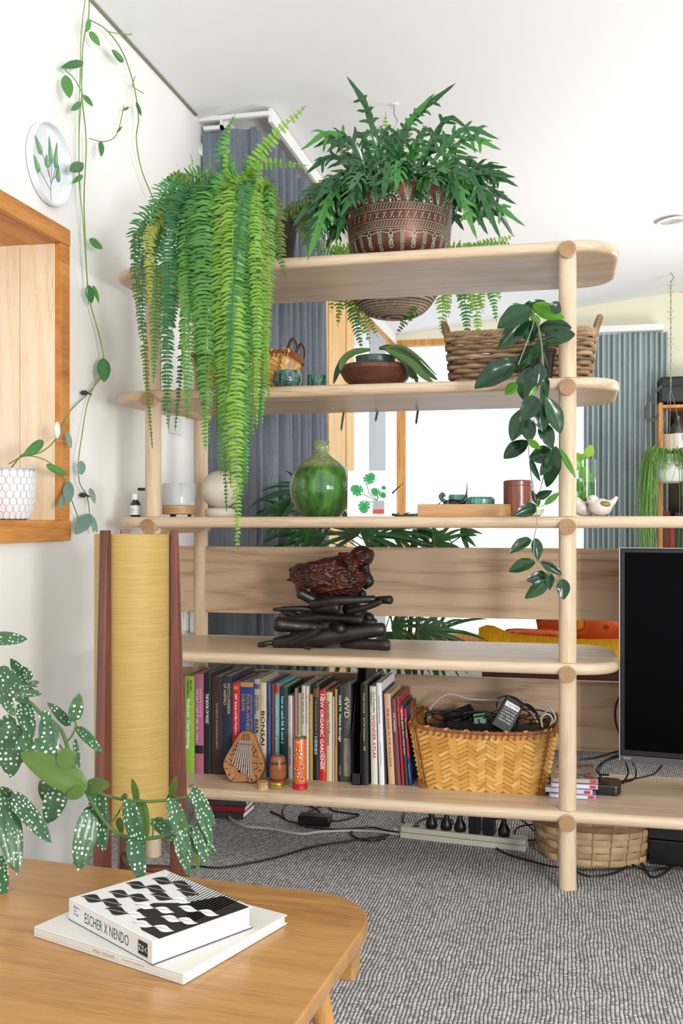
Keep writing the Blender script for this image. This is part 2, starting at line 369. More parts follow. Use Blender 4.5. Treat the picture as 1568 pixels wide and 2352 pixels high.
# ---------------------------------------------------------------- curtains
def curtain(name, label, pts, z0, z1, n, amp, m, cat='curtain'):
    root = thing(name, label, cat, (pts[0][0], pts[0][1], z0))
    path = [V((p[0], p[1], 0)) for p in pts]; L = [0]
    for i in range(len(path) - 1): L.append(L[-1] + (path[i + 1] - path[i]).length)
    def at(u):
        d = u * L[-1]
        for i in range(len(path) - 1):
            if d <= L[i + 1] + 1e-9: 
                t = (path[i + 1] - path[i]); return path[i] + t * ((d - L[i]) / t.length), V((-t.y, t.x, 0)).normalized()
        t = path[-1] - path[-2]; return path[-1], V((-t.y, t.x, 0)).normalized()
    ph = [random.uniform(-.6, .6) for _ in range(n + 2)]; am = [random.uniform(.6, 1.25) for _ in range(n + 2)]
    def fn(u, v):
        p, q = at(u); x = u * n; i = int(x); f = x - i; p_ = ph[i] * (1 - f) + ph[i + 1] * f; a_ = am[i] * (1 - f) + am[i + 1] * f
        s1 = sin(2 * pi * x + p_ * (.5 + .8 * (1 - v))); s1 = math.copysign(abs(s1) ** .75, s1)
        return p + q * (amp * a_ * s1 * (1 - .25 * v) + .006 * sin(9 * x + 5 * v)) + V((0, 0, z0 + (z1 - z0) * v))
    MB().grid(fn, n * 16, 14).build('fabric', m, root, ang=180, fix=False); return root
GC = cloth('grey_blue_linen', '#6a707c', '#828995')
GC2 = cloth('grey_green_linen', '#aab9bc', '#bccacb', 200)
c1 = curtain('curtain', 'long charcoal grey pleated curtain behind the fern on the left side glazing',
    [(XL + .03, .985), (XL + .21, .985), (XL + .235, 1.02), (XL + .235, 2.07)], .02, 2.615, 11, .058, GC)
MB().bx((XL + .002, .94, 2.655), (XL + .30, .96, 2.672)).bx((XL + .29, .96, 2.635), (XL + .305, 3.2, 2.69)).bx((XL + .02, .945, 2.62), (XL + .1, .965, 2.635)).bx((XL + .09, .945, 2.62), (XL + .10, .965, 2.655)).bx((XL + .1, .965, 2.63), (XL + .12, 3.1, 2.66)).build('pelmet_track', WHITE, c1, smooth=False)
# flat leading panel toward the room
MB().grid(lambda u, v: V((XL + .012 + u * .235, .955 + .012 * sin(u * 9) - (.02 * (u > .85)), .02 + v * 2.595)), 24, 10).build('leading_fold', GC, c1, ang=180, fix=False)
c2 = curtain('curtain', 'grey-green pleated curtain on the far wall right of the big window', [(.13, YF - .12), (.80, YF - .12)], .02, 2.58, 16, .034, GC2)
MB().bx((-.2, YF - .2, 2.585), (.76, YF - .002, 2.635)).build('pelmet_track', WHITE, c2, smooth=False)

# ================================================================ SHELVING UNIT
su = thing('shelving_unit', 'pale oak open room-divider shelving with round posts and rounded boards', 'shelf', (0, 0, 0))
DZ = [1.787, 1.405, 1.017, .607, .194]; TOP = [d + .029 for d in DZ]; BOT = [d - .004 for d in DZ]
S1, S2, S3, S4, S5 = TOP
PXL = -1.2474; DY = .409
def rrect(x0, x1, y0, y1, r, n=10, corners=(1, 1, 1, 1)):
    out = []
    for (cx, cy, a0), on in zip(((x0 + r, y0 + r, pi), (x1 - r, y0 + r, 1.5 * pi), (x1 - r, y1 - r, 0), (x0 + r, y1 - r, .5 * pi)), corners):
        if on:
            for k in range(n + 1): a = a0 + (pi / 2) * k / n; out.append((cx + r * cos(a), cy + r * sin(a)))
        else: out.append((x0 if cx < (x0 + x1) / 2 else x1, y0 if cy < (y0 + y1) / 2 else y1))
    return out
for i, (t, b) in enumerate(zip(TOP, BOT)):
    long = i in (2, 4)
    poly = rrect(PXL - .145, 1.9 if long else .145, -.032, DY + .032, .12, corners=(1, 1, 1, 1) if not long else (1, 0, 0, 1))
    MB().prism(poly, b, t).build('shelf_board', OAK, su, bevel=.0145, seg=4, ang=60)
for X in (PXL, 0):
    for Y in (0, DY):
        zs = [(0, BOT[4])] + [(TOP[k], BOT[k - 1]) for k in (4, 3, 2, 1)]
        for a, b in zs: MB().lathe([(.0245, a), (.0245, b)], 32, (X, Y, 0)).build('post', OAKZ, su, bevel=.001)
    for z in DZ:
        d = MB().tube([(X, -.043, z), (X, DY + .043, z)], .0235, 32).build('crossbar', OAKY, su, bevel=.001)
        MB().tube([(X, -.0445, z), (X, -.0432, z)], .0225, 28).build('end_grain', wood('end_grain', '#b8946e', '#98734f', '#6d4d33', 'Y', 6, ring=40, rough=.6), d)
for (z0, z1) in ((.716, .9455), (.299, .522)):
    MB().bx((PXL - .12, DY + .0 - .012, z0), (1.9, DY + .012, z1)).build('back_panel', OAKP, su, smooth=False, bevel=.002)
for X in (.95, 1.88):
    MB().lathe([(.0245, 0), (.0245, BOT[4])], 24, (X, 0, 0)).build('post', OAKZ, su)
    MB().lathe([(.0245, 0), (.0245, BOT[4])], 24, (X, DY, 0)).build('post', OAKZ, su)
    MB().lathe([(.0245, TOP[4]), (.0245, BOT[2])], 24, (1.88, DY - .05 + (X < 1) * 0, 0)).build('post', OAKZ, su)

# ================================================================ COFFEE TABLE AND ITS BOOKS
TA = radians(-4.4)
ct = thing('coffee_table', 'low golden oak coffee table with rounded corners in the foreground', 'table', (-.312, -1.155, 0), TA)
MB().prism(rrect(-.84, 0, -1.3, 0, .125, 14), .345, .37).build('tabletop', TABLE, ct, W=False, bevel=.004, seg=3, ang=60)
for x in (-.74, -.075):
    for y in (-1.2, -.115):
        sx = 1 if x > -.3 else -1; sy = 1 if y > -.5 else -1
        MB().tube([(x + sx * .035, y + sy * .035, 0), (x, y, .2), (x - sx * .02, y - sy * .02, .345)], [.014, .018, .02], 16).build('leg', wood('golden_oak_leg', '#cf9a5c', '#c08a4c', '#a06f38', 'Z', 1.6), ct, W=False)
    MB().bx((x - .02, -1.2, .3), (x + .02, -.115, .345)).build('rail', TABLE, ct, W=False, smooth=False)
MB().bx((-.05, -.175, .30), (-.006, -.13, .345)).build('corner_block', TABLE, ct, W=False, smooth=False, bevel=.004)
def flatbook(name, label, loc, rz, L, Wd, T, cov, group=None):
    b = thing(name, label, 'book', loc, rz, group)       # spine runs along +x at y=0
    m = MB(); m.bx((0, 0, 0), (L, Wd, .003)).bx((0, 0, T - .003), (L, Wd, T)).bx((0, 0, .003), (L, .003, T - .003))
    m.build('cover', cov, b, W=False, smooth=False, bevel=.0012)
    MB().bx((.003, .0035, .0032), (L - .003, Wd - .004, T - .0032)).build('pages', PAPERW, b, W=False, smooth=False)
    return b
def pages_mat():
    t = NT('page_edges'); f = t.noise(t.coord((3, 3, 900)), 1.5, 2)
    r = t.ramp(f, [(.3, '#e6e3dc'), (.6, '#fbfaf6')]); t.l(r.outputs[0], t.b.inputs['Base Color']); t.b.inputs['Roughness'].default_value = .8; return t.m
PAPERW = pages_mat()
OFFW = mat('offwhite_cloth_cover', '#cfccc5', .6); INK = mat('black_ink', '#111113', .5); WINK = mat('white_ink', '#f4f4f2', .5)
lb = flatbook('book', 'thin pale cream hardback lying flat under the black and white book on the coffee table', (-.828, -1.434, .3705), radians(-19.5), .313, .255, .016, OFFW)
def SP(x, y, z): return frame(V((x, y, z)), V((1, 0, 0)), V((0, 0, 1)), V((0, -1, 0)))
text('Mike Nicholls', lb, SP(.155, 0, .0085), .045, .0055, mat('gold_ink', '#a08c6c', .5)); text('A work in progress', lb, SP(.215, 0, .0085), .045, .0045, MC['gold_ink'])
eb = flatbook('book', 'thick black and white patterned art book, upper of the two on the coffee table', (-.787, -1.397, .3868), radians(-32.2), .236, .188, .0345, mat('white_card_cover', '#dad9d6', .4))
text('ESCHER X NENDO', eb, SP(.112, 0, .0165), .125, .0165, INK); text('Between\nTwo\nWorlds', eb, SP(.024, 0, .02), .017, .016, INK)
MB().bx((.2, -.0004, .007), (.224, 0, .0275)).build('logo_block', INK, eb, W=False, smooth=False)
for k, ch in enumerate('NGV'): text(ch, eb, frame(V((.2045 + k * .0075, -.0005, .0172)), V((0, 0, -1)), V((1, 0, 0)), V((0, -1, 0))), .009, .0052, WINK)
MB().bx((-.0005, .0, -.0002), (.2365, .1885, .0016)).build('lower_board_edge', mat('navy_edge', '#2a3550', .5), eb, W=False, smooth=False)
zt = .03455
cm = MB(); mpt = lambda a, b: V((a, b, zt + .0003))
cm.add([mpt(.236, .012), mpt(.236, .182), mpt(.17, .182), mpt(.15, .12), mpt(.115, .085), mpt(.12, .05), mpt(.15, .03), mpt(.19, .012)], [tuple(range(8))])
for k in range(26): cm.rib([(.02 + k * .0072, .188), (.02 + k * .0072 + .02, .16 - .10 * (k / 26) ** 2)], .0011 + .0022 * (k / 26), mpt)
mp2 = lambda a, b: V((a, b, zt + .0005)); mp3 = lambda a, b: V((a, b, zt + .0007))
def lens(mb, cx, cy, L, h, mp, rot=.55):
    pts = []
    for k in range(13): t = k / 12; pts.append((-L / 2 + L * t, h * .42 * sin(pi * t ** .8) + .1 * h * sin(2 * pi * t)))
    for k in range(11, 0, -1): t = k / 12; pts.append((-L / 2 + L * t, -h * .36 * sin(pi * t ** 1.2) + .1 * h * sin(2 * pi * t)))
    mb.add([mp(cx + x * cos(rot) - y * sin(rot), cy + x * sin(rot) + y * cos(rot)) for x, y in pts], [tuple(range(len(pts)))])
cm.build('printed_pattern', INK, eb, W=False, smooth=False, fix=False)
dk = MB(); lt = MB()
for i in range(6):
    for j in range(4):
        x = .03 + i * .036 + (j % 2) * .014; y = .025 + j * .042 + (i % 2) * .012
        m = MB(); dark = x < .105 + max(0, y - .1) * .35; x = x if dark else min(x, .212)
        if y > .15 and x > .12: continue
        lens(m, x, y, .046 if dark else .040, .034 if dark else .024, mp2, .35); m.m = 1
        if not dark: [m.rib([(x - .012 + q * .006, y - .006 + q * .004), (x - .009 + q * .006, y + .001 + q * .003)], .0007, mp3) for q in range(4)]
        m.m = 1; m.rib([(x - .42 * .044 * cos(.35), y - .42 * .044 * sin(.35)), (x + .4 * .044 * cos(.35), y + .4 * .044 * sin(.35))], .0007, mp3)
        m.build('printed_shape', [INK, WINK] if dark else [WINK, INK], eb, W=False, smooth=False, fix=False)

# ================================================================ FLOOR LAMP
lc = pz(306, 1199, 2.5); lc = V((lc.x, lc.y, 0))
lamp = thing('floor_lamp', 'retro floor lamp with a mustard raw silk cylinder shade between tapered mahogany uprights', 'lamp', lc)
def silk():
    t = NT('mustard_raw_silk'); f = t.noise(t.coord((5, 5, 260)), 1.6, 5, .7); g = t.noise(t.coord((11, 11, 200)), 2.2, 2, .6)
    r = t.ramp(f, [(.3, '#a58542'), (.5, '#b5954e'), (.72, '#c0a35d')]); r2 = t.ramp(g, [(.27, (.6, .52, .36, 1)), (.33, (1, 1, 1, 1))])
    mx = t.add('ShaderNodeMix', data_type='RGBA', blend_type='MULTIPLY', i_0=.8); t.l(r.outputs[0], mx.inputs[6]); t.l(r2.outputs[0], mx.inputs[7])
    t.l(mx.outputs[2], t.b.inputs['Base Color']); t.b.inputs['Roughness'].default_value = .55; t.b.inputs['Sheen Weight'].default_value = .2
    t.l(t.bump(f, .3, .001), t.b.inputs['Normal']); return t.m
R = .0955
MB().lathe([(R, .275), (R, 1.0), (R - .0015, 1.0), (R - .0015, .275), (R, .275)], 64).build('lamp_shade', silk(), lamp, W=False)
MB().lathe([(.02, .86), (.02, .93), (.012, .95), (.012, .98)], 16).build('socket', WHITE, lamp, W=False)
MB().tube([(-.09, 0, .9), (.09, 0, .9)], .003).tube([(0, -.09, .9), (0, .09, .9)], .003).build('spider', CHROME, lamp, W=False)
MB().ell((0, 0, .80), (.03, .03, .045)).build('bulb', mat('opal_glass', '#f5f2ea', .3), lamp, W=False)
ca = math.atan2(-C_ + 0, S_)      # direction from lamp toward the camera is -forward
for deg in (117, 7, 247):
    a = radians(deg); rx = V((C_, S_, 0)) * cos(a) + V((S_, -C_, 0)) * sin(a); pr_ = V((-rx.y, rx.x, 0)); up = V((0, 0, 1))
    M = frame(V((0, 0, 0)), rx, pr_, up); m = MB(); q = R + .003
    def sec(z, wd, th): return [(q, -th / 2, z), (q + wd * .75, -th / 2, z), (q + wd, 0, z), (q + wd * .75, th / 2, z), (q, th / 2, z)]
    vs = sec(0, .052, .030) + sec(1.01, .018, .024)
    m.add(vs, [(0, 1, 2, 3, 4), (9, 8, 7, 6, 5)] + [(i, (i + 1) % 5, 5 + (i + 1) % 5, 5 + i) for i in range(5)], M)
    m.build('upright', MAHO, lamp, W=False, smooth=False, bevel=.0015)
    MB().tube([M @ V((0, 0, .16)), M @ V((q + .005, 0, .16))], .012, 12).build('brace', MAHO, lamp, W=False)

# ================================================================ WALL PLATE, OUTLETS
pc = pX(105, 378, XL)
pl = thing('wall_plate', 'round white ceramic plate painted with a green gum-leaf sprig, hung on the left wall', 'plate', pc, rot=(0, pi / 2, 0))
RX = Matrix.Rotation(pi / 2, 4, 'Y')
MB().lathe([(.09, .0), (.113, .004), (.1165, .012), (.1165, .024), (.112, .025), (.108, .012), (.1, .009), (0, .009)], 56).build('dish', mat('white_glaze', '#eef1f6', .12, coat=.5), pl, W=False)
PLZ = lambda a, b: V((-b, a, .0095))
budm = mat('painted_green', '#5f9b82', .3); g2 = mat('painted_lime', '#a8bf5c', .3); st = mat('painted_stem', '#6d3f5c', .3)
SC_ = .1165
m = MB()
for pts in ([(0.12, -.85), (.1, -.62), (.12, -.45), (.2, -.3), (.33, 0.0)], [(.1, -.62), (-.2, -.42), (-.42, -.3)], [(.12, -.45), (-.02, -.1), (-.05, .05)], [(.14, -.4), (.12, .1), (.1, .25)], [(.2, -.3), (.42, -.1)], [(.05, -.3), (-.25, .1), (-.4, .25)]):
    m.rib([(x * SC_, y * SC_) for x, y in bez([(*p, 0) for p in pts], 6) for x, y in [(x, y)]] if 0 else [(p.x * SC_, p.y * SC_) for p in bez([(*p, 0) for p in pts], 6)], .0022, PLZ)
m.build('painted_stems', st, pl, W=False, smooth=False, fix=False)
PL2 = lambda a, b: V((-b, a, .0100)); PL3 = lambda a, b: V((-b, a, .0103))
for i, (x, y, r_, w_, an) in enumerate(((-.5, .3, .24, .10, 2.3), (-.58, -.18, .22, .10, 2.2), (-.08, .06, .16, .12, 1.8), (.07, .38, .34, .09, 1.75), (.36, .36, .36, .09, 1.45), (.46, -.06, .23, .10, 1.5))):
    m = MB(); m.disc((x * SC_, y * SC_), r_ * SC_, w_ * SC_, an, PL2, 16, tip=.8); m.build('painted_bud', budm, pl, W=False, smooth=False, fix=False)
    m = MB(); m.disc(((x + .03) * SC_, (y + .03) * SC_), r_ * SC_ * .7, w_ * SC_ * .35, an, PL3, 12, tip=.8); m.build('bud_highlight', g2, pl, W=False, smooth=False, fix=False)
def outlet(px, py, label, plug=False):
    p = pX(px, py, XL); o = thing('power_outlet', label, 'outlet', p)
    MB().box((.004, 0, 0), (.008, .118, .074)).build('face_plate', WHITE, o, W=False, smooth=False, bevel=.002)
    for s_ in (-.03, .03): MB().box((.0095, s_, .018), (.004, .012, .014)).build('switch', WHITE, o, W=False, smooth=False)
    return o
outlet(401, 975, 'white double wall outlet high behind the shelves, under the second shelf')
outlet(433, 1425, 'white wall outlet low behind the bookshelf with a plug-in adapter')
p = pX(436, 1425, XL)
pa = thing('plug_adapter', 'white plug-in adapter with red light on the low wall outlet', 'adapter', (XL + .009, p.y - .01, p.z))
MB().box((.03, 0, 0), (.056, .055, .09)).build('body', WHITE, pa, W=False, bevel=.006); MB().box((.03, -.028, -.02), (.005, .002, .006)).build('indicator', mat('red_lamp', '#e02018', .3), pa, W=False, smooth=False)
MB().tube(bez([(.03, .0, -.045), (.05, .02, -.12), (.04, .03, -.3), (.03, .05, -.5), (.06, .1, -.62)]), .0025, 6).build('cord', GREY, pa, W=False)

# ================================================================ LEAF MAKERS
def leafmesh(name, m, wd=.3, nu=12, fold=.12, droop=.15, wave=.0, peak=.42, tip=1.0, skew=0, drip=.0, rnd=.75):
    mb = MB()
    def fn(u, v):
        x = u; s = (2 * v - 1)
        e = max(0.0, sin(pi * min(1, u ** (math.log(.5) / math.log(peak))))) ** rnd
        hw = wd / 2 * e * (1 - .25 * drip * u)
        y = s * hw; z = fold * abs(y) * 1.2 - droop * u * u + wave * sin(u * 16) * abs(s) * wd - abs(s) ** 3 * hw * .25
        return V((x + skew * s * .05, y, z))
    mb.grid(fn, nu, 6)
    me = mb.build(name, m, ang=180, fix=False); d = me.data; bpy.data.objects.remove(me); return d
def place_leaf(me, root, base, tip, wscale=None, roll=0, name='leaf', nrm=None, label=None):
    x = tip - base; L = x.length; x = x / L
    n = (CAM - base).normalized() if nrm is None else V(nrm); n = (n - x * n.dot(x)).normalized()
    n = Matrix.Rotation(roll, 3, x) @ n; y = n.cross(x)
    return inst(name, me, root, frame(base, x * L, y * (wscale or L), n * L), label)
# ---------------- wall vine in the honeycomb pot
VM = leafmat('vine_leaf', '#2f6a3a', '#5e9b49', .3, .2, coat=.2)
VM2 = leafmat('vine_leaf_pale', '#6f8f86', '#7fa392', .35, .15)
vstem = mat('vine_stem', '#7f9a55', .5, var=.2, vscale=20)
hp = pX(20, 1163, XL - .075)
vr = thing('trailing_vine', 'long trailing vine with oval leaves climbing the left wall from the white pot', 'plant', (hp.x, hp.y, NZ0))
vl = [leafmesh('vine_leaf_a', VM, .62, droop=.08), leafmesh('vine_leaf_b', VM, .5, droop=.12, fold=.2)]; vl2 = leafmesh('vine_leaf_c', VM2, .6, droop=.1)
XV = XL + .028
def vp(x, y, d=0): return pX(x, y, XV + d)
VST = [[(205, -60), (205, 0), (203, 40), (191, 100), (187, 180), (190, 240), (198, 330), (193, 450), (196, 560), (200, 640), (208, 700), (230, 780), (238, 850), (205, 900), (160, 945), (134, 1000), (100, 1035), (60, 1047)],
    [(190, 130), (186, 240), (182, 300), (182, 420), (190, 500), (197, 600), (203, 700)], [(205, -60), (188, 60), (183, 200), (181, 330), (184, 450)],
    [(222, 870), (200, 930), (188, 1000), (180, 1060), (183, 1110), (200, 1140), (207, 1190), (215, 1222)], [(60, 1047), (110, 1060), (148, 1100), (165, 1150), (182, 1195)],
    [(205, 45), (240, 65), (270, 100), (290, 140), (308, 200), (318, 270), (313, 320), (325, 390), (354, 462)], [(245, 72), (280, 78), (328, 80)], [(205, 318), (240, 325), (268, 308), (285, 243)],
    [(192, 220), (170, 180), (150, 160), (160, 145)], [(303, 198), (310, 175)], [(303, 198), (330, 215)]]
for i, q in enumerate(VST):
    q3 = [vp(*a, d=.006 * sin(k * 1.7 + i)) for k, a in enumerate(q)]
    if i == 4: q3 = [pX(a[0], a[1], XL + .03 * min(1, k)) for k, a in enumerate(q)]
    if i in (0, 4): q3 = ([hp + V((0, 0, .12))] if i == 4 else []) + q3 + ([pX(50, 1045, XL - .03), hp + V((0, 0, .1))] if i == 0 else [])
    MB().tube(bez(q3, 6), .0022 if i in (0, 5) else .0017, 6).build('vine_stem', vstem, vr)
for i, (bx_, by_, tx, ty, wd, pale) in enumerate([(208, 45, 200, 72, 15, 0), (205, 72, 231, 104, 24, 0), (285, 141, 263, 115, 18, 0), (192, 143, 149, 150, 22, 0), (150, 172, 160, 222, 26, 0),
    (191, 218, 215, 243, 20, 0), (188, 235, 167, 252, 14, 0), (232, 324, 235, 355, 18, 0), (192, 375, 166, 388, 24, 0), (190, 402, 170, 417, 14, 0), (314, 233, 326, 265, 12, 0), (204, 550, 240, 570, 26, 0), (203, 655, 212, 697, 22, 0),
    (214, 655, 228, 694, 12, 0), (237, 822, 240, 875, 30, 0), (101, 1013, 61, 1045, 30, 0), (105, 1068, 164, 1090, 20, 0), (160, 1105, 157, 1155, 26, 1), (147, 1133, 135, 1168, 12, 1), (207, 1180, 178, 1220, 30, 1), (205, 1180, 226, 1222, 20, 1),
    (186, 1058, 189, 1091, 22, 1), (207, 1120, 219, 1155, 14, 1), (153, 990, 164, 1028, 13, 1), (296, 245, 285, 252, 6, 0), (268, 305, 280, 290, 6, 0)]):
    b = vp(bx_, by_, .01); t = vp(tx, ty, .035 if i % 3 else .015); k = (t - b).length; zc = (b - CAM).dot(V((-S_, C_, 0)))
    n = (CAM - b).normalized() + V((.5, 0, .2)); wsc = wd * zc / FPX / (.6 if not pale else .58)
    place_leaf(vl2 if pale else vl[i % 2], vr, b, t, wsc, (i % 5 - 2) * .15, nrm=n)
b = vp(131, 968, .02); MB().ell(b + V((0, 0, -.025)), (.009, .009, .024)).build('bud', mat('pale_bud', '#e9efe6', .5), vr)
for q, lb_ in (((200, 902), 'small dark green clip holding the wall vine, the upper one'), ((197, 1137), 'small dark green clip holding the wall vine near its lowest leaves')):
    p = vp(*q, .0); k = thing('vine_clip', lb_, 'clip', p, group=None)
    MB().ell((-.01, 0, 0), (.012, .009, .008)).build('jaw', mat('dark_green_plastic', '#12352f', .4), k, W=False)
    m = MB(); [m.tube([(.0, .006 * j, .001), (.012, .008 * j, -.006)], .0016, 6) for j in (-1, 0, 1)]; m.build('teeth', MC['dark_green_plastic'], k, W=False)
hpt = thing('plant_pot', 'white ceramic pot with raised honeycomb relief on the window sill', 'pot', (hp.x, hp.y, NZ0), group=None)
PT = mat('white_ceramic', '#b4b9bf', .45)  # body greyed: shade in the honeycomb grooves is put into the colour
prof = [(.045, 0), (.055, .004), (.064, .03), (.071, .07), (.073, .145), (.069, .145), (.067, .07), (.05, .02), (0, .02)]
MB().lathe(prof, 48).build('pot_body', PT, hpt, W=False)
def prad(z): 
    for (r0, z0), (r1, z1) in zip(prof[1:4] + [prof[4]], prof[2:5]):
        if z0 <= z <= z1: return r0 + (r1 - r0) * (z - z0) / (z1 - z0)
    return .055
m = MB(); nc = 22
for r_ in range(7):
    z = .012 + r_ * .0195
    for k in range(nc):
        a0 = 2 * pi * (k + .5 * (r_ % 2)) / nc; rr = prad(z); hw = 2 * pi * rr / nc * .5
        ins = []; out = []
        for h in range(6):
            an = pi / 6 + h * pi / 3; da = hw * 1.0 * cos(an) / rr; dz = .0125 * sin(an)
            zz = max(.003, z + dz); out.append(V((cos(a0 + da) * prad(zz), sin(a0 + da) * prad(zz), zz)))
            zz = max(.003, z + dz * .78); q = prad(zz) + .0016; ins.append(V((cos(a0 + da * .78) * q, sin(a0 + da * .78) * q, zz)))
        m.add(out + ins, [(6, 7, 8, 9, 10, 11)] + [(h, (h + 1) % 6, 6 + (h + 1) % 6, 6 + h) for h in range(6)])
o = m.build('honeycomb_relief', mat('white_hex', '#eceef2', .35), hpt, W=False, smooth=False); o['kind'] = 'stuff'
MB().lathe([(0, .12), (.066, .12)], 24).build('soil', mat('soil', '#3a2c22', .95, bump=.6), hpt, W=False, fix=False)

# ---------------- spotted begonia, foreground left
BM = leafmat('begonia_leaf', '#2a4f33', '#3f6a3c', .4, .12, spots='#c9d9c6', sscale=115, sthr=.26, under='#54702e', coat=.2)
BU = leafmat('begonia_underside', '#4c6a28', '#5f7d34', .45, .3)
bst = mat('begonia_stem', '#4f6d34', .5, var=.25, vscale=25)
bmesh_ = [leafmesh('beg_a', BM, .36, nu=20, droop=.16, fold=.25, peak=.4, rnd=.5, wave=.016, skew=.6), leafmesh('beg_b', BM, .36, nu=20, droop=.05, fold=.35, peak=.37, rnd=.5, wave=.02, skew=-.6)]
bun = leafmesh('beg_u', BU, .38, nu=20, droop=.15, fold=.2, peak=.4, rnd=.55, wave=.016)
def scaled_leafdata(me, sc):   # the spots keep their real size: bake the leaf length into the mesh
    d = me.copy(); 
    for v_ in d.vertices: v_.co *= sc
    return d
BZ = 1.78
bp = V((-1.31, -.94, 0))
bg = thing('spotted_begonia', 'cane begonia with white-spotted dark leaves reaching in from the left foreground', 'plant', (bp.x, bp.y, .0))
BL = [(-25, 1466, 50, 1466, 27, 0), (60, 1572, 26, 1517, 26, 0), (60, 1570, 80, 1568, 26, 0), (72, 1560, 52, 1532, 16, 0), (-5, 1530, 57, 1617, 36, 0), (15, 1585, 92, 1592, 22, 0), (-5, 1572, 25, 1637, 24, 0), (50, 1612, 73, 1697, 34, 0),
    (30, 1658, 19, 1783, 52, 0), (33, 1650, -2, 1672, 30, 0), (108, 1648, 119, 1742, 36, 0), (118, 1650, 88, 1640, 20, 0), (160, 1667, 118, 1617, 20, 0), (170, 1656, 180, 1594, 28, 0), (177, 1669, 229, 1723, 20, 0), (172, 1698, 182, 1763, 11, 2),
    (130, 1738, 178, 1748, 34, 1), (80, 1700, 128, 1778, 50, 0), (75, 1695, 44, 1712, 30, 0), (200, 1812, 46, 1730, 48, 1), (192, 1808, 238, 1800, 30, 1), (193, 1812, 152, 1832, 22, 1), (108, 1785, 116, 1858, 40, 0), (138, 1800, 112, 1892, 44, 0),
    (2, 1812, 43, 1998, 48, 0), (28, 1826, 117, 1931, 34, 0), (25, 1828, 10, 1815, 16, 0), (-8, 1965, 12, 2060, 30, 0), (224, 1812, 230, 1953, 40, 0), (222, 1812, 196, 1816, 26, 0), (208, 1862, 182, 1996, 44, 0), (210, 1866, 196, 1862, 20, 0),
    (293, 1835, 323, 1968, 34, 0), (293, 1838, 282, 1830, 20, 0), (320, 1835, 334, 1922, 25, 1), (315, 1840, 309, 1797, 14, 1), (306, 1925, 322, 2016, 34, 0), (303, 1928, 281, 1930, 20, 0), (272, 1878, 279, 1915, 14, 1), (274, 1868, 270, 1848, 9, 1),
    (350, 1880, 425, 1935, 30, 0), (405, 1915, 437, 2010, 26, 0), (392, 1832, 434, 1955, 32, 0), (396, 1838, 386, 1826, 18, 0), (393, 1828, 399, 1790, 14, 1), (440, 1812, 492, 1893, 26, 0), (438, 1808, 440, 1790, 10, 0), (455, 1842, 487, 1942, 22, 0), (440, 1892, 496, 1970, 20, 0),
    (444, 1900, 479, 1988, 20, 0), (432, 1925, 462, 1958, 22, 0), (412, 1885, 420, 1905, 10, 1), (445, 1948, 456, 1998, 10, 1)]
for i, (bx_, by_, tx, ty, wd, k) in enumerate(BL):
    dz = random.uniform(-.05, .05); z0 = BZ - .03 * (k == 1 and i < 24) + dz; b = pz(bx_, by_, z0 + .01); t = pz(tx, ty, z0 - random.uniform(-.01, .05)); L = (t - b).length
    me = bun if k == 1 else bmesh_[i % 2]; d = scaled_leafdata(me, L) if k != 1 else me
    W_ = wd * 1.22 * BZ / FPX / .36
    x = (t - b) / L; n = (CAM - b).normalized() + V((random.uniform(-.4, .4), 0, random.uniform(-.1, .5))); n = (n - x * n.dot(x)).normalized(); y = n.cross(x)
    if k == 1: M = frame(b, x * L, y * W_, n * L)
    else: M = frame(b, x, y * (W_ / L), n)
    inst('leaf', d, bg, M)
    if ty - by_ > 45 and k != 1:   # browned leaf tip on some
        pass
for q, r_ in (([(-200, 1500), (-40, 1560), (60, 1608), (95, 1640), (135, 1670), (152, 1705), (165, 1750), (195, 1810), (215, 1850), (250, 1898), (290, 1922), (330, 1927), (398, 1917)], .0036), ([(195, 1806), (240, 1826), (310, 1840), (385, 1838), (440, 1828)], .0028),
    ([(-260, 1760), (0, 1722), (70, 1714)], .003), ([(-260, 1800), (-20, 1758), (52, 1748)], .0028), ([(-260, 1850), (-40, 1840), (26, 1828)], .0026), ([(152, 1705), (165, 1690), (174, 1668), (172, 1655)], .0018), ([(174, 1668), (180, 1669)], .0016), ([(195, 1810), (170, 1760), (130, 1700), (108, 1648)], .0015),
    ([(155, 1715), (110, 1760), (108, 1788)], .0015), ([(250, 1898), (270, 1870), (274, 1862)], .0015), ([(-260, 1470), (-25, 1466)], .002), ([(350, 1928), (352, 1900), (350, 1880)], .0016), ([(57, 1606), (66, 1590), (62, 1572)], .002)):
    MB().tube(bez([pz(a, b_, BZ + .012) for a, b_ in q], 5), r_, 7).build('stem', bst, bg)
bpp = V((bp.x, bp.y, 0))
bpot = thing('plant_pot', 'terracotta floor pot of the begonia, beyond the left edge of the photo', 'pot', bpp)
MB().lathe([(.07, 0), (.09, .2), (.1, .2), (.1, .235), (.088, .235), (.065, .03), (0, .03)], 32).build('pot_body', mat('terracotta', '#b5694a', .8), bpot, W=False)
MB().tube(bez([bpp + V((0, 0, .04)), bpp + V((.02, 0, .5)), pz(-260, 1760, BZ + .012), pz(-260, 1470, BZ + .012)], 6), .005, 8).build('stem', bst, bg)

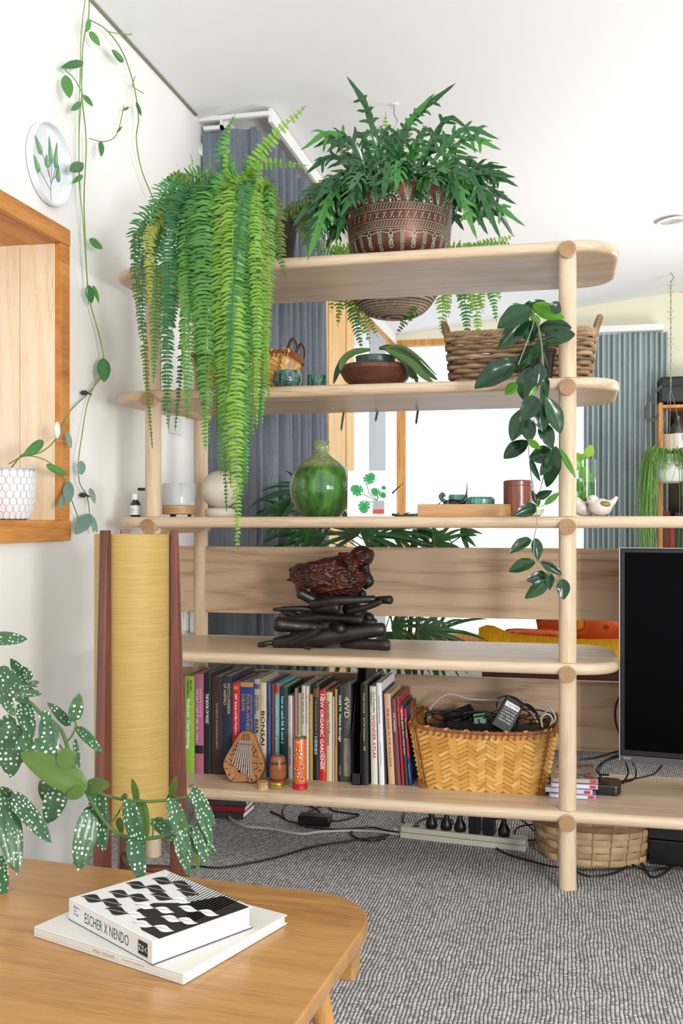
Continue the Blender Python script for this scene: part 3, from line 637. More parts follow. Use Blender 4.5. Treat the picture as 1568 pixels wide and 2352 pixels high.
# ================================================================ FERNS
def frond(root, pts, wpx, m, pitch=.0105, nrm=None, name='frond', curl=.25, sharp=1.0, young=0):
    P = bez(pts, 14); L = [0]
    for i in range(len(P) - 1): L.append(L[-1] + (P[i + 1] - P[i]).length)
    T = L[-1]; W_ = wpx; n = int(T / pitch); mb = MB(); curl *= random.uniform(.5, 2.4); lm = random.uniform(.85, 1.1)
    mb.tube(P[::3] + [P[-1]], [.0011] * (len(P[::3]) + 1), 4)
    j = 0
    for k in range(2, n):
        d = k * pitch
        while j < len(L) - 2 and L[j + 1] < d: j += 1
        t = (P[j + 1] - P[j]).normalized(); p = P[j] + t * (d - L[j]); u = d / T
        nn = (V(nrm) if nrm is not None else (CAM - p).normalized()); nn = nn - t * nn.dot(t)
        if nn.length < .15: nn = V((0, -1, .2)) - t * t.dot(V((0, -1, .2)))
        nn.normalize(); b = t.cross(nn)
        env = min(1, .35 + u * 3.2) * (1 - max(0, (u - .55) / .45) ** 1.5 * .85)
        for sgn in (-1, 1):
            if random.random() < .03: continue
            l = W_ * .5 * env * random.uniform(.74, 1.12) * lm; wd = pitch * .5 * (.75 + .25 * env)
            out = (b * sgn + t * random.uniform(-.08, .32) - nn * random.uniform(.0, curl) * .8 + V((0, 0, -.1 * curl))).normalized()
            wv = (t - out * t.dot(out)).normalized(); rollv = nn * random.uniform(-.6, .6); wv = (wv + rollv).normalized()
            p0 = p + t * random.uniform(-.001, .001); dn = -nn * l * random.uniform(.03, .25) + V((0, 0, -l * .1))
            vs = [p0 - wv * wd * .5, p0 + wv * wd * .9, p0 + out * l * .45 - wv * wd * .75 + nn * l * .04, p0 + out * l * .45 + wv * wd * .75 + nn * l * .04,
                  p0 + out * l * .8 - wv * wd * .35 + dn * .6, p0 + out * l * .78 + wv * wd * .65 + dn * .6, p0 + out * l + dn + wv * wd * .3]
            mb.add(vs, [(0, 2, 3, 1), (2, 4, 5, 3), (4, 6, 5)])
    return mb.build(name, m, root, fix=False, ang=180)
FG = [leafmat('fern_mid', '#3f7a35', '#6fb04d', .45, .35), leafmat('fern_dark', '#2f6a3c', '#4f9050', .45, .3), leafmat('fern_lime', '#6f9f35', '#93bf4c', .45, .35), leafmat('fern_yellow', '#98a23e', '#bdbd5c', .5, .4), leafmat('fern_olive', '#5b7434', '#7f9443', .5, .35)]
fpt = V((-.94, .12, S1))
bf = thing('boston_fern', 'big light green fern with long fronds hanging over the left of the shelving', 'plant', fpt)
MB().lathe([(.09, .0), (.1, .01), (.115, .13), (.12, .135), (.118, .145), (.108, .14), (.09, .02), (0, .02)], 32).build('pot', mat('dark_brown_pot', '#3a2a22', .6), bf, W=False)
MB().ell((0, 0, .15), (.105, .105, .03)).build('root_mass', mat('dry_root', '#5a4630', .95, var=.4, vscale=60, bump=1, bscale=90), bf, W=False)
CR = fpt + V((0, 0, .15))
FL = [(330, 505, 326, 762, 62, 1, 2.84), (352, 520, 344, 705, 48, 3, 2.80), (372, 500, 352, 880, 48, 0, 2.86), (318, 540, 350, 1030, 26, 4, 2.90), (400, 470, 386, 985, 50, 1, 2.84), (408, 480, 378, 952, 62, 1, 2.78), (436, 500, 430, 965, 56, 0, 2.76), (452, 480, 402, 988, 34, 1, 2.83), (425, 520, 425, 955, 40, 2, 2.8),
      (480, 470, 472, 1035, 76, 0, 2.73), (500, 480, 498, 1000, 60, 4, 2.83), (512, 500, 506, 1090, 56, 0, 2.79), (520, 470, 530, 1120, 70, 2, 2.72), (535, 480, 546, 1262, 66, 2, 2.69), (545, 500, 556, 1150, 50, 0, 2.76), (560, 470, 566, 1120, 60, 0, 2.74), (575, 480, 579, 1010, 60, 0, 2.78),
      (585, 470, 590, 985, 44, 2, 2.72), (600, 500, 598, 960, 50, 1, 2.8), (618, 500, 600, 985, 46, 0, 2.79), (606, 520, 612, 860, 34, 3, 2.77), (562, 440, 524, 900, 56, 1, 2.70), (540, 440, 542, 940, 60, 2, 2.73), (470, 440, 455, 900, 60, 1, 2.78), (505, 440, 486, 860, 60, 0, 2.77),
      (590, 470, 618, 920, 44, 2, 2.75), (380, 440, 318, 640, 70, 1, 2.88), (400, 430, 345, 640, 66, 1, 2.9), (630, 480, 655, 640, 56, 4, 2.86), (615, 450, 640, 600, 60, 4, 2.88), (560, 450, 600, 700, 56, 0, 2.8), (545, 460, 520, 720, 56, 4, 2.75), (450, 470, 440, 700, 60, 0, 2.75), (525, 460, 500, 740, 56, 3, 2.74),
      (420, 450, 395, 760, 60, 1, 2.82), (578, 500, 570, 820, 44, 4, 2.8), (500, 520, 512, 860, 54, 4, 2.82), (455, 540, 470, 980, 46, 4, 2.84), (540, 540, 536, 1060, 46, 4, 2.81), (575, 520, 552, 1130, 42, 0, 2.78), (490, 500, 520, 1175, 38, 0, 2.77)]
for i, (x0, y0, x1, y1, wd, ci, zc) in enumerate(FL):
    a = CR + V((random.uniform(-.06, .06), random.uniform(-.06, .04), 0)); top = pz(x0, y0, zc + .05); tipp = pz(x1, y1, zc + random.uniform(-.02, .02))
    mid = pz(x0 * .45 + x1 * .55 + random.uniform(-6, 6), y0 * .5 + y1 * .5, zc); up = (a + top) / 2; up.z = max(a.z, top.z) + random.uniform(.03, .07)
    frond(bf, [a, up, top, mid, tipp], wd * zc / FPX, FG[ci])
for pts, wd, ci in (([(560, 440), (580, 390), (625, 320), (702, 243)], 46, 2), ([(560, 440), (572, 380), (600, 345), (642, 290)], 44, 0), ([(555, 440), (575, 395), (620, 375), (705, 380)], 34, 2), ([(520, 440), (520, 360), (522, 300), (541, 262)], 40, 0), ([(515, 440), (508, 370), (510, 320), (535, 275)], 34, 1),
                    ([(516, 440), (520, 400), (523, 340), (518, 420)], 14, 2), ([(450, 440), (448, 400), (443, 375), (438, 355)], 16, 2), ([(484, 440), (484, 410), (482, 385), (480, 362)], 14, 2), ([(532, 440), (534, 400), (535, 380), (534, 366)], 14, 0), ([(440, 450), (410, 415), (385, 410), (362, 432)], 30, 0), ([(450, 440), (430, 410), (400, 400), (372, 425)], 28, 4)):
    zz = 2.95; q = [CR + V((random.uniform(-.03, .03), 0, 0))] + [pz(x, y, zz) for x, y in pts[1:]]
    frond(bf, q, wd * zz / FPX, FG[ci], pitch=.014, curl=.1)
for i in range(34):       # short fronds filling the crown
    an = random.uniform(0, 2 * pi); r_ = random.uniform(.13, .24); a = CR + V((cos(an) * .05, sin(an) * .05, 0))
    p2 = a + V((cos(an) * r_ * .6, sin(an) * r_ * .6, random.uniform(.02, .07))); p3 = a + V((cos(an) * r_ * .95, sin(an) * r_ * .9, random.uniform(-.12, .02)))
    frond(bf, [a, p2, p3], .06, FG[random.choice((0, 1, 4, 4, 0))], nrm=(cos(an) * .5, sin(an) * .5 - .5, .8))

# ---------------- kangaroo fern in the copper pot
kp = pY(917, 500, .155); kp.z = S1
KM = leafmat('dark_fern', '#16401f', '#2f6a33', .28, .15, coat=.35); KM2 = leafmat('dark_fern_light', '#2f7030', '#4f9440', .3, .25, coat=.2)
kf = thing('kangaroo_fern', 'dark glossy lobed fern spilling out of the engraved copper pot', 'plant', kp)
def lobed(root, pts, wd, m, nl, nrm=None):
    P = bez(pts, 12); L = [0]
    for i in range(len(P) - 1): L.append(L[-1] + (P[i + 1] - P[i]).length)
    T = L[-1]; mb = MB(); j = 0
    def at(d):
        j = 0
        while j < len(L) - 2 and L[j + 1] < d: j += 1
        t = (P[j + 1] - P[j]).normalized(); p = P[j] + t * (d - L[j]); nn = V(nrm) if nrm is not None else (CAM - p).normalized() + V((0, 0, .6))
        nn = nn - t * nn.dot(t)
        if nn.length < .1: nn = t.orthogonal()
        nn.normalize(); return p, t, nn, t.cross(nn)
    def strap(p, out, wv, nn, l, w_):
        rows = []; ns = 6; dr = random.uniform(.15, .5); ph = random.uniform(0, 6)
        for k in range(ns + 1):
            f = k / ns; c = p + out * l * f - nn * dr * l * f * f - V((0, 0, .15 * l * f * f)); hw = w_ * (.35 + 1.1 * f ** .6 * (1 - f) + .25 * (1 - f)) * (1 if k < ns else .05); z = nn * (hw * .35 + .003 * sin(ph + f * 7))
            rows += [c - wv * hw + z, c, c + wv * hw + z]
        mb.add(rows, [(3 * k + q, 3 * k + q + 1, 3 * k + q + 4, 3 * k + q + 3) for k in range(ns) for q in (0, 1)])
    # stalk then blade
    s0 = T * .3; mb.tube([at(T * k / 8)[0] for k in range(7)], .0014, 4)
    for k in range(nl):
        f = k / nl; d = s0 + (T - s0) * f * .82; p, t, nn, b = at(d); l = wd * (.55 + .6 * sin(pi * (f * .8 + .2))) * random.uniform(.8, 1.1)
        for sg in (-1, 1):
            o_ = (b * sg * .8 + t * .62).normalized(); strap(p, o_, (t - o_ * t.dot(o_)).normalized(), nn, l, .0065)
    rows = []
    for k in range(13):
        f = k / 12; p, t, nn, b = at(s0 + (T - s0) * f * .999); hw = (.009 + .002 * sin(k * 2.4)) * (1 if f < .8 else (1 - f) / .2 + .05) * min(1, .3 + f * 4)
        rows += [p - b * hw + nn * .002, p, p + b * hw + nn * .002]
    mb.add(rows, [(3 * k + q, 3 * k + q + 1, 3 * k + q + 4, 3 * k + q + 3) for k in range(12) for q in (0, 1)])
    return mb.build('frond', m, root, fix=False, ang=180)
KT = kp + V((0, 0, .205))
for pts, wd, nl in (([(862, 400), (862, 320), (838, 240), (796, 176)], .035, 6), ([(905, 400), (925, 320), (960, 262), (1046, 192)], .035, 6), ([(905, 400), (925, 310), (975, 240), (998, 215)], .028, 5)):
    lobed(kf, [KT + V((random.uniform(-.04, .04), -.02, 0))] + [pz(x, y, 2.95) for x, y in pts[1:]], wd, KM2 if nl == 5 else KM, nl)
KTIPS = [(690, 345), (700, 400), (672, 520), (690, 570), (705, 600), (715, 470), (740, 540), (760, 560), (735, 430), (712, 500), (765, 380), (780, 500), (770, 560), (860, 470), (880, 460), (848, 430), (910, 440), (940, 430), (800, 440), (770, 460), (985, 400), (1010, 430), (1075, 295), (1145, 320), (1150, 345), (1120, 400), (1190, 430), (1185, 470), (1205, 520), (1180, 545), (1150, 550), (1120, 540), (1095, 550), (1065, 530), (1060, 480), (1150, 480), (1125, 450), (1100, 430), (1050, 360), (1010, 330), (970, 330), (720, 340), (750, 350), (800, 340), (830, 330), (870, 340), (920, 350), (1090, 500), (1140, 520), (710, 580), (745, 575), (675, 480), (1030, 400), (690, 440), (1165, 385)]
for i, (x, y) in enumerate(KTIPS):
    dx = (x - 917) / 917; zc = 2.97 + random.uniform(-.12, .16); 
    if 770 < x < 1050 and y > 380: zc = 2.78
    tp = pz(x, y, zc); a = KT + V(((x - 917) / 917 * .25 + random.uniform(-.02, .02), random.uniform(-.08, .06), -.01)); m_ = (a * .45 + tp * .55); m_.z = max(a.z, tp.z) + random.uniform(.01, .07)
    lobed(kf, [a, m_, tp], random.uniform(.034, .055), KM if i % 4 else KM2, random.choice((4, 5, 6)))
for i in range(42):
    an = random.uniform(0, 2 * pi); r_ = random.uniform(.1, .3); a = KT + V((cos(an) * .07, sin(an) * .07, -.01)); z = random.uniform(-.14, .09) * (r_ / .25)
    m_ = a + V((cos(an) * r_ * .55, sin(an) * r_ * .45, .05 + z * .2)); tp = a + V((cos(an) * r_, sin(an) * r_ * .75, z))
    lobed(kf, [a, m_, tp], random.uniform(.03, .05), KM, 5)
cp = thing('plant_pot', 'large copper brown pot engraved with pale green folk patterns, on the top shelf', 'pot', kp)
COP = mat('copper_patina', '#5e3529', .38, metal=.5, var=.25, vscale=9, bump=.1, bscale=40)
PR = [(.10, 0), (.125, .006), (.147, .03), (.155, .06), (.159, .11), (.1615, .16), (.163, .195), (.170, .203), (.170, .212), (.158, .212), (.155, .195), (.14, .03), (0, .02)]
MB().lathe(PR, 72).build('pot_body', COP, cp, W=False)
def kr(z):
    for (r0, z0), (r1, z1) in zip(PR[1:7], PR[2:8]):
        if z0 <= z <= z1: return r0 + (r1 - r0) * (z - z0) / (z1 - z0)
    return .163
MINT = mat('verdigris_inlay', '#a9cbb0', .6)
KM_ = lambda a, z: V((cos(a / .16) * (kr(z) + .0006), sin(a / .16) * (kr(z) + .0006), z))
m = MB(); CI = 2 * pi * .16
for z in (.078, .098, .128, .147, .072):
    m.rib([(CI * k / 90, z) for k in range(91)], .0009, KM_)
for k in range(110):
    a = CI * k / 110
    for z in (.081, .131): m.rib([(a, z), (a + .006, z + .013)], .0011, KM_)
for k in range(44):
    a = CI * k / 44
    m.rib([(a, .104), (a + .009, .122)], .0016, KM_); m.disc((a + .001, .119), .0015, .0015, 0, KM_, 6); m.disc((a + .009, .106), .0015, .0015, 0, KM_, 6)
for k in range(14):
    a = CI * k / 14; m.rib([(a, .01), (a, .07)], .001, KM_)
    for q in range(9):
        z = .014 + q * .006
        for sg in (-1, 1): m.rib([(a, z), (a + sg * .0065, z + .006)], .0013, KM_)
    b = a + CI / 28
    m.rib([(a + .003, .066), (b - .006, .06), (b, .07), (b + .006, .06), (a + CI / 14 - .003, .066)], .0012, KM_)
    for q in (.02, .032, .045): 
        for sg in (-1, 1): m.rib([(b, q), (b + sg * .007, q + .004), (b + sg * .004, q + .011), (b, q + .006)], .0011, KM_)
    m.rib([(b - .008, .062), (b + .006, .03)], .0011, KM_); m.rib([(b + .008, .062), (b - .006, .03)], .0011, KM_)
for k in range(10):
    a = CI * (k + .5) / 10
    for rr in (.012, .021, .030): m.rib([(a + rr * cos(pi * q / 12), .150 + rr * sin(pi * q / 12) * 1.1) for q in range(13)], .001, KM_)
    for q in range(7):
        an = pi * (q + .5) / 7; m.disc((a + .025 * cos(an), .150 + .026 * sin(an)), .004, .0022, an, KM_, 8, .4)
    m.disc((a, .154), .006, .003, pi / 2, KM_, 8)
    b = a + CI / 20
    m.rib([(b, .150), (b - .010, .19)], .0013, KM_); m.rib([(b, .150), (b + .010, .19)], .0013, KM_); m.rib([(b, .150), (b, .193)], .0013, KM_)
    for q in range(4): m.rib([(b - .009, .16 + .008 * q), (b, .154 + .008 * q), (b + .009, .16 + .008 * q)], .001, KM_)
o = m.build('engraved_pattern', MINT, cp, W=False, smooth=False, fix=False); o['kind'] = 'stuff'
an = radians(-127); hc = V((cos(an) * .166, sin(an) * .166, .135)); tn = V((-sin(an), cos(an), 0)); nr = V((cos(an), sin(an), 0))
MB().tube([hc + nr * .006 + tn * cos(q * pi / 16) * .037 + V((0, 0, 1)) * (sin(q * pi / 16) * .037 - .015) for q in range(32)], .0035, 8, closed=True).build('ring_handle', mat('copper_bright', '#6e3d2c', .3, metal=.7), cp, W=False)
MB().tube([hc - nr * .004 + V((0, 0, .018)), hc + nr * .012 + V((0, 0, .022))], .006, 10).build('handle_lug', MC['copper_bright'], cp, W=False)

# ---------------- hoya on the second shelf
HM = leafmat('hoya_leaf', '#0b2a13', '#1b4a20', .24, .12, coat=.12, spots='#9fb59b', sscale=150, sthr=.07); HB = leafmat('hoya_new_leaf', '#3f7f1f', '#62a02c', .3, .35, coat=.3)
hm = [leafmesh('hoya_a', HM, .46, nu=18, droop=.2, fold=.6, peak=.45, wave=.035), leafmesh('hoya_b', HM, .46, nu=18, droop=.1, fold=.45, peak=.5, wave=.022), leafmesh('hoya_c', HB, .46, nu=14, droop=.12, fold=.2, peak=.45)]
hb = pY(1262, 850, .12); hb.z = S2
hy = thing('hoya', 'glossy dark green hoya with thick leaves trailing in front of the right post', 'plant', hb)
HL = [(1222, 712, 1140, 745, 54, 0), (1222, 700, 1294, 732, 36, 2), (1212, 728, 1148, 797, 44, 0), (1222, 735, 1214, 787, 40, 0), (1236, 752, 1312, 752, 38, 1), (1243, 782, 1326, 762, 38, 0), (1234, 792, 1180, 854, 32, 0), (1258, 785, 1214, 824, 34, 1), (1183, 838, 1090, 882, 56, 0), (1190, 832, 1145, 826, 20, 0), (1217, 843, 1200, 918, 46, 1),
      (1240, 835, 1236, 885, 34, 0), (1188, 880, 1158, 905, 26, 2), (1238, 880, 1213, 914, 12, 2), (1247, 880, 1250, 927, 20, 0), (1252, 868, 1256, 900, 16, 0), (1215, 932, 1172, 1010, 46, 1), (1232, 912, 1200, 962, 42, 0), (1240, 925, 1246, 988, 44, 0), (1252, 912, 1292, 995, 44, 1), (1243, 972, 1268, 1026, 34, 0), (1212, 960, 1216, 1014, 34, 1),
      (1212, 1010, 1240, 1032, 18, 2), (1214, 1013, 1155, 1050, 40, 1), (1270, 1038, 1216, 1052, 40, 0), (1219, 1055, 1236, 1102, 14, 0), (1268, 1048, 1242, 1090, 24, 1), (1276, 1024, 1258, 1122, 38, 0), (1284, 1028, 1323, 1097, 14, 2), (1232, 1142, 1264, 1130, 20, 0), (1230, 1157, 1223, 1126, 14, 0), (1232, 1163, 1185, 1182, 30, 0), (1250, 1160, 1286, 1128, 15, 2), (1232, 1165, 1240, 1148, 10, 2),
      (1218, 1238, 1172, 1265, 26, 0), (1228, 1236, 1237, 1284, 26, 0), (1229, 1292, 1166, 1308, 32, 0), (1240, 1290, 1291, 1320, 22, 1), (1265, 1322, 1211, 1332, 30, 1), (1262, 1318, 1262, 1350, 20, 0), (1260, 1334, 1207, 1373, 30, 0), (1292, 1330, 1294, 1375, 30, 0), (1195, 720, 1250, 690, 30, 0), (1205, 715, 1180, 695, 20, 2), (1215, 720, 1240, 738, 22, 2), (1262, 700, 1290, 715, 30, 0)]
HZ = 2.68
for i, (a, b_, c_, d_, wd, k) in enumerate(HL):
    z0 = HZ + random.uniform(-.05, .05); 
    if b_ < 900: z0 += .02
    b = pz(a, b_, z0); t = pz(c_, d_, z0 + random.uniform(-.045, .02)); n = (CAM - b).normalized() + V((random.uniform(-.3, .3), 0, random.uniform(.0, .6)))
    place_leaf(hm[k], hy, b, t, wd * z0 / FPX / .44, random.uniform(-.35, .35), nrm=n)
hs = mat('hoya_stem', '#8a9178', .5)
hstem = mat('hoya_stem_dark', '#6d7a55', .5)
for q, r_ in (([(1262, 860), (1240, 780), (1236, 745), (1222, 715)], .0025), ([(1222, 712), (1240, 770), (1246, 830), (1250, 880), (1240, 925), (1252, 980), (1272, 1030)], .0024), ([(1215, 930), (1213, 1015), (1218, 1080), (1230, 1150)], .0014), ([(1270, 1035), (1250, 1090), (1238, 1135), (1232, 1160), (1232, 1205), (1226, 1240), (1229, 1290), (1262, 1322), (1291, 1332)], .0014),
              ([(1210, 728), (1225, 740), (1190, 838)], .0015), ([(1247, 880), (1232, 890), (1215, 932)], .0016), ([(1232, 1165), (1250, 1160)], .0012)):
    q3 = [pz(x, y, HZ + .01) for x, y in q]
    if r_ == .0025: q3 = [hb + V((0, 0, .03))] + q3[1:]
    MB().tube(bez(q3, 6), r_, 6).build('stem', hstem if r_ > .002 else hs, hy)
hpo = thing('plant_pot', 'small black plastic nursery pot of the hoya beside the wicker basket', 'pot', (hb.x - .03, hb.y - .02, S2))
MB().lathe([(.035, 0), (.045, .09), (.049, .09), (.049, .1), (.043, .1), (.033, .01), (0, .01)], 28).build('pot_body', BLACK, hpo, W=False)
MB().lathe([(0, .088), (.043, .088)], 20).build('soil', MC['soil'], hpo, W=False, fix=False)

# ---------------- hanging planter with fern behind the shelving
hx = pz(905, 690, 4.1); hk = V((hx.x, hx.y, ceilz(hx.x)))
hpl = thing('hanging_planter', 'round woven grass basket hanging from the ceiling behind the top shelf', 'planter', (hx.x, hx.y, 1.87))
SEA = mat('seagrass', '#9b8a76', .8, var=.3, vscale=60)
for i in range(17):
    f = i / 16; rr = .185 * min(1, (f * 1.25 + .02)) ** .45; z = .005 + .17 * f ** 1.6 if i else .004
    n = 90; MB().tube([V((cos(2 * pi * k / n) * rr, sin(2 * pi * k / n) * rr, z + .0018 * sin(2 * pi * k / n * 45 + i * pi))) for k in range(n)], .0068, 5, closed=True).build('woven_coil', SEA, hpl, W=False)
MB().lathe([(.0, .0), (.06, .004), (.15, .05), (.175, .16)], 32).build('liner', mat('dark_liner', '#4a4038', .8), hpl, W=False, fix=False)
MB().lathe([(.0, .15), (.175, .15)], 32).build('soil', MC['soil'], hpl, W=False, fix=False)
for k in range(3):
    a = 2 * pi * k / 3 + .4; MB().tube([V((cos(a) * .185, sin(a) * .185, .17)), V((0, 0, hk.z - 1.87 - .09))], .0015, 5).build('hanging_cord', mat('pale_cord', '#cfcac0', .7), hpl, W=False)
MB().tube(bez([V((0, 0, hk.z - 1.87 - .10)), V((.012, 0, hk.z - 1.87 - .07)), V((0, 0, hk.z - 1.87 - .04)), V((0, 0, hk.z - 1.87))]), .003, 6).build('hook', CHROME, hpl, W=False)
MB().lathe([(.0, -.006), (.018, -.004), (.02, .004)], 20, (0, 0, hk.z - 1.87)).build('ceiling_rose', WHITE, hpl, W=False)
hf = thing('hanging_fern', 'bright green fern growing in the hanging basket, seen behind the shelves', 'plant', (hx.x, hx.y, 2.03))
H0 = V((hx.x, hx.y, 2.03)); LB = [FG[2], FG[0]]
for (x, y) in ((760, 720), (775, 750), (850, 790), (868, 775), (910, 770), (830, 800), (935, 745), (950, 730), (1100, 780), (1110, 720), (1130, 700), (1140, 740), (1085, 720), (1075, 790), (1030, 730), (1060, 700), (885, 258), (895, 300), (1180, 540), (1190, 560), (1140, 545), (780, 700), (1015, 770), (720, 575), (1175, 580), (725, 560), (870, 330), (1110, 660), (1150, 690), (740, 700)):
    tp = pz(x, y, 4.05 + random.uniform(-.12, .12)); a = H0 + (tp - H0).normalized() * .05; a.z = 2.03; d = V((tp.x - H0.x, tp.y - H0.y, 0)); d = d.normalized() * max(.2, d.length * .9) if d.length > .05 else V((.2, -.1, 0))
    m_ = H0 + d * .75; m_.z = 2.13 if y > 400 else 2.3
    m2 = H0 + d * 1.0; m2.z = 2.06 if tp.z < 2.0 else (tp.z * .5 + 1.1)
    pts = [a, m_, m2, tp] if tp.z < 2.0 else [a, m_, tp]
    frond(hf, pts, .085, LB[random.random() < .3], pitch=.014)

# ---------------- palm behind the shelving
pp = V((-.62, 1.25, 0)); palm = thing('lady_palm', 'dark green fan-leaved palm standing behind the shelving in front of the side window', 'plant', pp)
PM = leafmat('palm_leaf', '#1d4424', '#3c6f38', .35, .2)
def fan(root, c, d, R_, n, spread, up):
    d = d.normalized(); s_ = d.cross(up).normalized(); u2 = s_.cross(d); mb = MB()
    for k in range(n):
        a = (k / (n - 1) - .5) * spread; o_ = d * cos(a) + s_ * sin(a); wv = u2.cross(o_).normalized(); l = R_ * random.uniform(.8, 1.05) * (1 - .15 * abs(a)); dr = random.uniform(.15, .55); rows = []
        for q in range(8):
            f = q / 7; p = c + o_ * l * f - V((0, 0, dr * l * f * f)); hw = .009 * sin(pi * min(1, f * .85 + .13)) + .0008; rows += [p - wv * hw + u2 * hw * .4, p, p + wv * hw + u2 * hw * .4]
        mb.add(rows, [(3 * q + e, 3 * q + e + 1, 3 * q + e + 4, 3 * q + e + 3) for q in range(7) for e in (0, 1)])
    mb.build('palm_leaf', PM, root, fix=False, ang=180)
for k in range(5):
    x = pp + V((random.uniform(-.08, .08), random.uniform(-.08, .08), .25)); MB().tube(bez([x, x + V((.0, 0, .3)), x + V((random.uniform(-.08, .08), 0, .75))]), .009, 8).build('cane', mat('palm_cane', '#5d5738', .7, var=.3, vscale=40), palm)
for (x, y, dx, dz, R_) in ((700, 1130, -1, .1, .26), (840, 1215, .3, .3, .34), (830, 1225, 1, .15, .36), (740, 1240, -.9, .2, .32), (860, 1235, .9, -.2, .34), (960, 1220, .6, .5, .22), (1000, 1250, .9, .6, .16), (660, 1175, -.9, .3, .18), (900, 1440, 1, .1, .26), (960, 1450, .7, -.2, .24), (880, 1455, .2, -.3, .22), (1000, 1455, .9, .25, .26), (820, 1230, -.4, .4, .3), (780, 1180, -.5, .1, .24), (720, 1200, -.9, -.1, .26), (900, 1225, .9, .4, .26), (1060, 1230, .8, .5, .10), (700, 1460, -.3, -.3, .2), (800, 1460, 0, -.2, .25)):
    c = pz(x, y, 4.05 + random.uniform(-.25, .25)); MB().tube(bez([V((pp.x, pp.y, .7 if y < 1300 else .35)), (V((pp.x, pp.y, .75)) + c) / 2 + V((0, 0, .03)), c]), .0025, 6).build('petiole', MC['palm_cane'], palm)
    fan(palm, c, V((dx, random.uniform(-.5, .1), dz)), R_, random.choice((7, 8, 9)), 2.4, V((random.uniform(-.2, .2), -.75, .6)))
plp = thing('plant_pot', 'dark grey floor pot of the palm behind the lower shelves', 'pot', pp)
MB().lathe([(.12, 0), (.16, .24), (.17, .25), (.17, .27), (.155, .27), (.11, .03), (0, .03)], 36).build('pot_body', mat('charcoal_pot', '#33363a', .6), plp, W=False)
MB().lathe([(0, .24), (.154, .24)], 28).build('soil', MC['soil'], plp, W=False, fix=False)

# ================================================================ BOOKS
YB = .147
def col(name, h, rough=.45): return mat('cover_' + name, h, rough)
def book(x0, x1, top, cov, lab, texts=(), lean=0, depth=.2, Y=YB, bands=(), bott=None, name='book', pages=True, obj='book'):
    p0 = pY(x0, 1780, Y); p1 = pY(x1, 1780, Y); w_ = p1.x - p0.x; h_ = pY((x0 + x1) / 2, top, Y).z - S5
    la = lean * (w_ / max(1, x1 - x0)); an = atan2(la, h_)       # lean: px the top sits left of the foot
    b = thing('book', lab, 'book', (p0.x, Y, S5 + (w_ * sin(an) if an < 0 else 0) + .0004), group='books in the row on the lowest shelf', rot=(0, -an, 0))
    w_ -= .0008; tk = min(.0022, w_ * .18)
    m = MB()
    rb = [( -.003 * sin(pi * k / 6), w_ * k / 6) for k in range(7)]
    m.prism([(x, y) for y, x in rb] + [(w_, .003), (0, .003)], 0, h_).bx((0, .003, 0), (tk, depth, h_)).bx((w_ - tk, .003, 0), (w_, depth, h_))
    m.build('cover', cov, b, W=False, smooth=False)
    MB().bx((tk, .003, .003), (w_ - tk, depth - .004, h_ - .003)).build('pages', PAPER, b, W=False, smooth=False)
    for (z0, z1, c) in bands:
        MB().prism([(x * .96 + w_ * .02, y - .0003) for y, x in rb] + [(w_ * .97, .001), (w_ * .03, .001)], h_ * z0, h_ * z1).build('spine_band', c, b, W=False, smooth=False)
    for (s, c0, c1, f, hh, m_) in texts:                         # c0..c1: span from the top (0..1); f: position across; hh: letter height share
        L_ = (c1 - c0) * h_; zc = h_ * (1 - (c0 + c1) / 2)
        text(s, b, frame(V((w_ * f, -.0036, zc)), V((0, 0, -1)), V((1, 0, 0)), V((0, -1, 0))), L_, w_ * hh, m_, 'title_lettering', bold=.012 if m_ is not GREYT else 0)
    return b
GREYT = mat('ink_grey', '#b8b4ae', .5); GOLD = mat('ink_gold', '#c49a4a', .4, metal=.3); BLU = mat('ink_blue', '#232a6b', .5); REDI = mat('ink_red', '#c3272c', .5); PNK = mat('ink_pink', '#e9c0d4', .5); YEL = mat('ink_yellow', '#e3c93a', .5); BRN = mat('ink_brown', '#6b4a33', .5); LBL = mat('ink_light_blue', '#b5d6de', .5)
K = col('black', '#16171b'); NV = col('navy', '#1c2c42')
book(425, 447, 1553, col('lime', '#8db73e'), 'lime green spine gardening book at the far left of the row', [("Indoor Gardening", .24, .75, .36, .5, WINK), ("Allan Seale's\nComplete Guide to", .04, .22, .5, .62, INK)])
book(447.5, 468, 1548, col('pink', '#b0627f'), 'tall pink-spined book about mammals', [("WHAT MAMMAL IS THAT", .15, .70, .3, .3, PNK), ("NAYDE W CAYLEY'S", .15, .43, .7, .25, PNK)], bands=[(.2, .28, K)])
book(468.5, 485, 1547, K, 'black book with white music title on the spine', [('THE BOOK OF MUSIC', .2, .5, .5, .42, WINK)], depth=.24)
book(486, 511, 1555, col('dark_brown', '#3a2520'), 'dark brown knowledge library volume beside the black music book', [('THE RIGBY JOY OF KNOWLEDGE LIBRARY', .26, .74, .5, .2, GREYT)], depth=.23)
book(511, 533, 1554, NV, 'navy animal encyclopaedia with gold capitals', [('ENCYCLOPAEDIA\nOF ANIMALS', .07, .38, .5, .7, mat('ink_pale_gold', '#c9bd93', .5))], depth=.24)
book(533.5, 551, 1568, col('red', '#c42334'), 'bright red street directory with a yellow badge on the spine', [('2005  Sydney and Blue Mountains', .12, .56, .5, .42, WINK), ('UBD', .035, .075, .5, .5, YEL)], depth=.22)
book(551.5, 583, 1566, col('royal_blue', '#1f3f86'), 'blue and gold off-road driving book behind the thumb piano', [('FOUR-WHEEL\nDRIVE', .13, .55, .42, .6, GOLD), ('EXPLORING AUSTRALIA', .14, .56, .86, .14, GOLD)], bands=[(.945, .995, GOLD)], depth=.22)
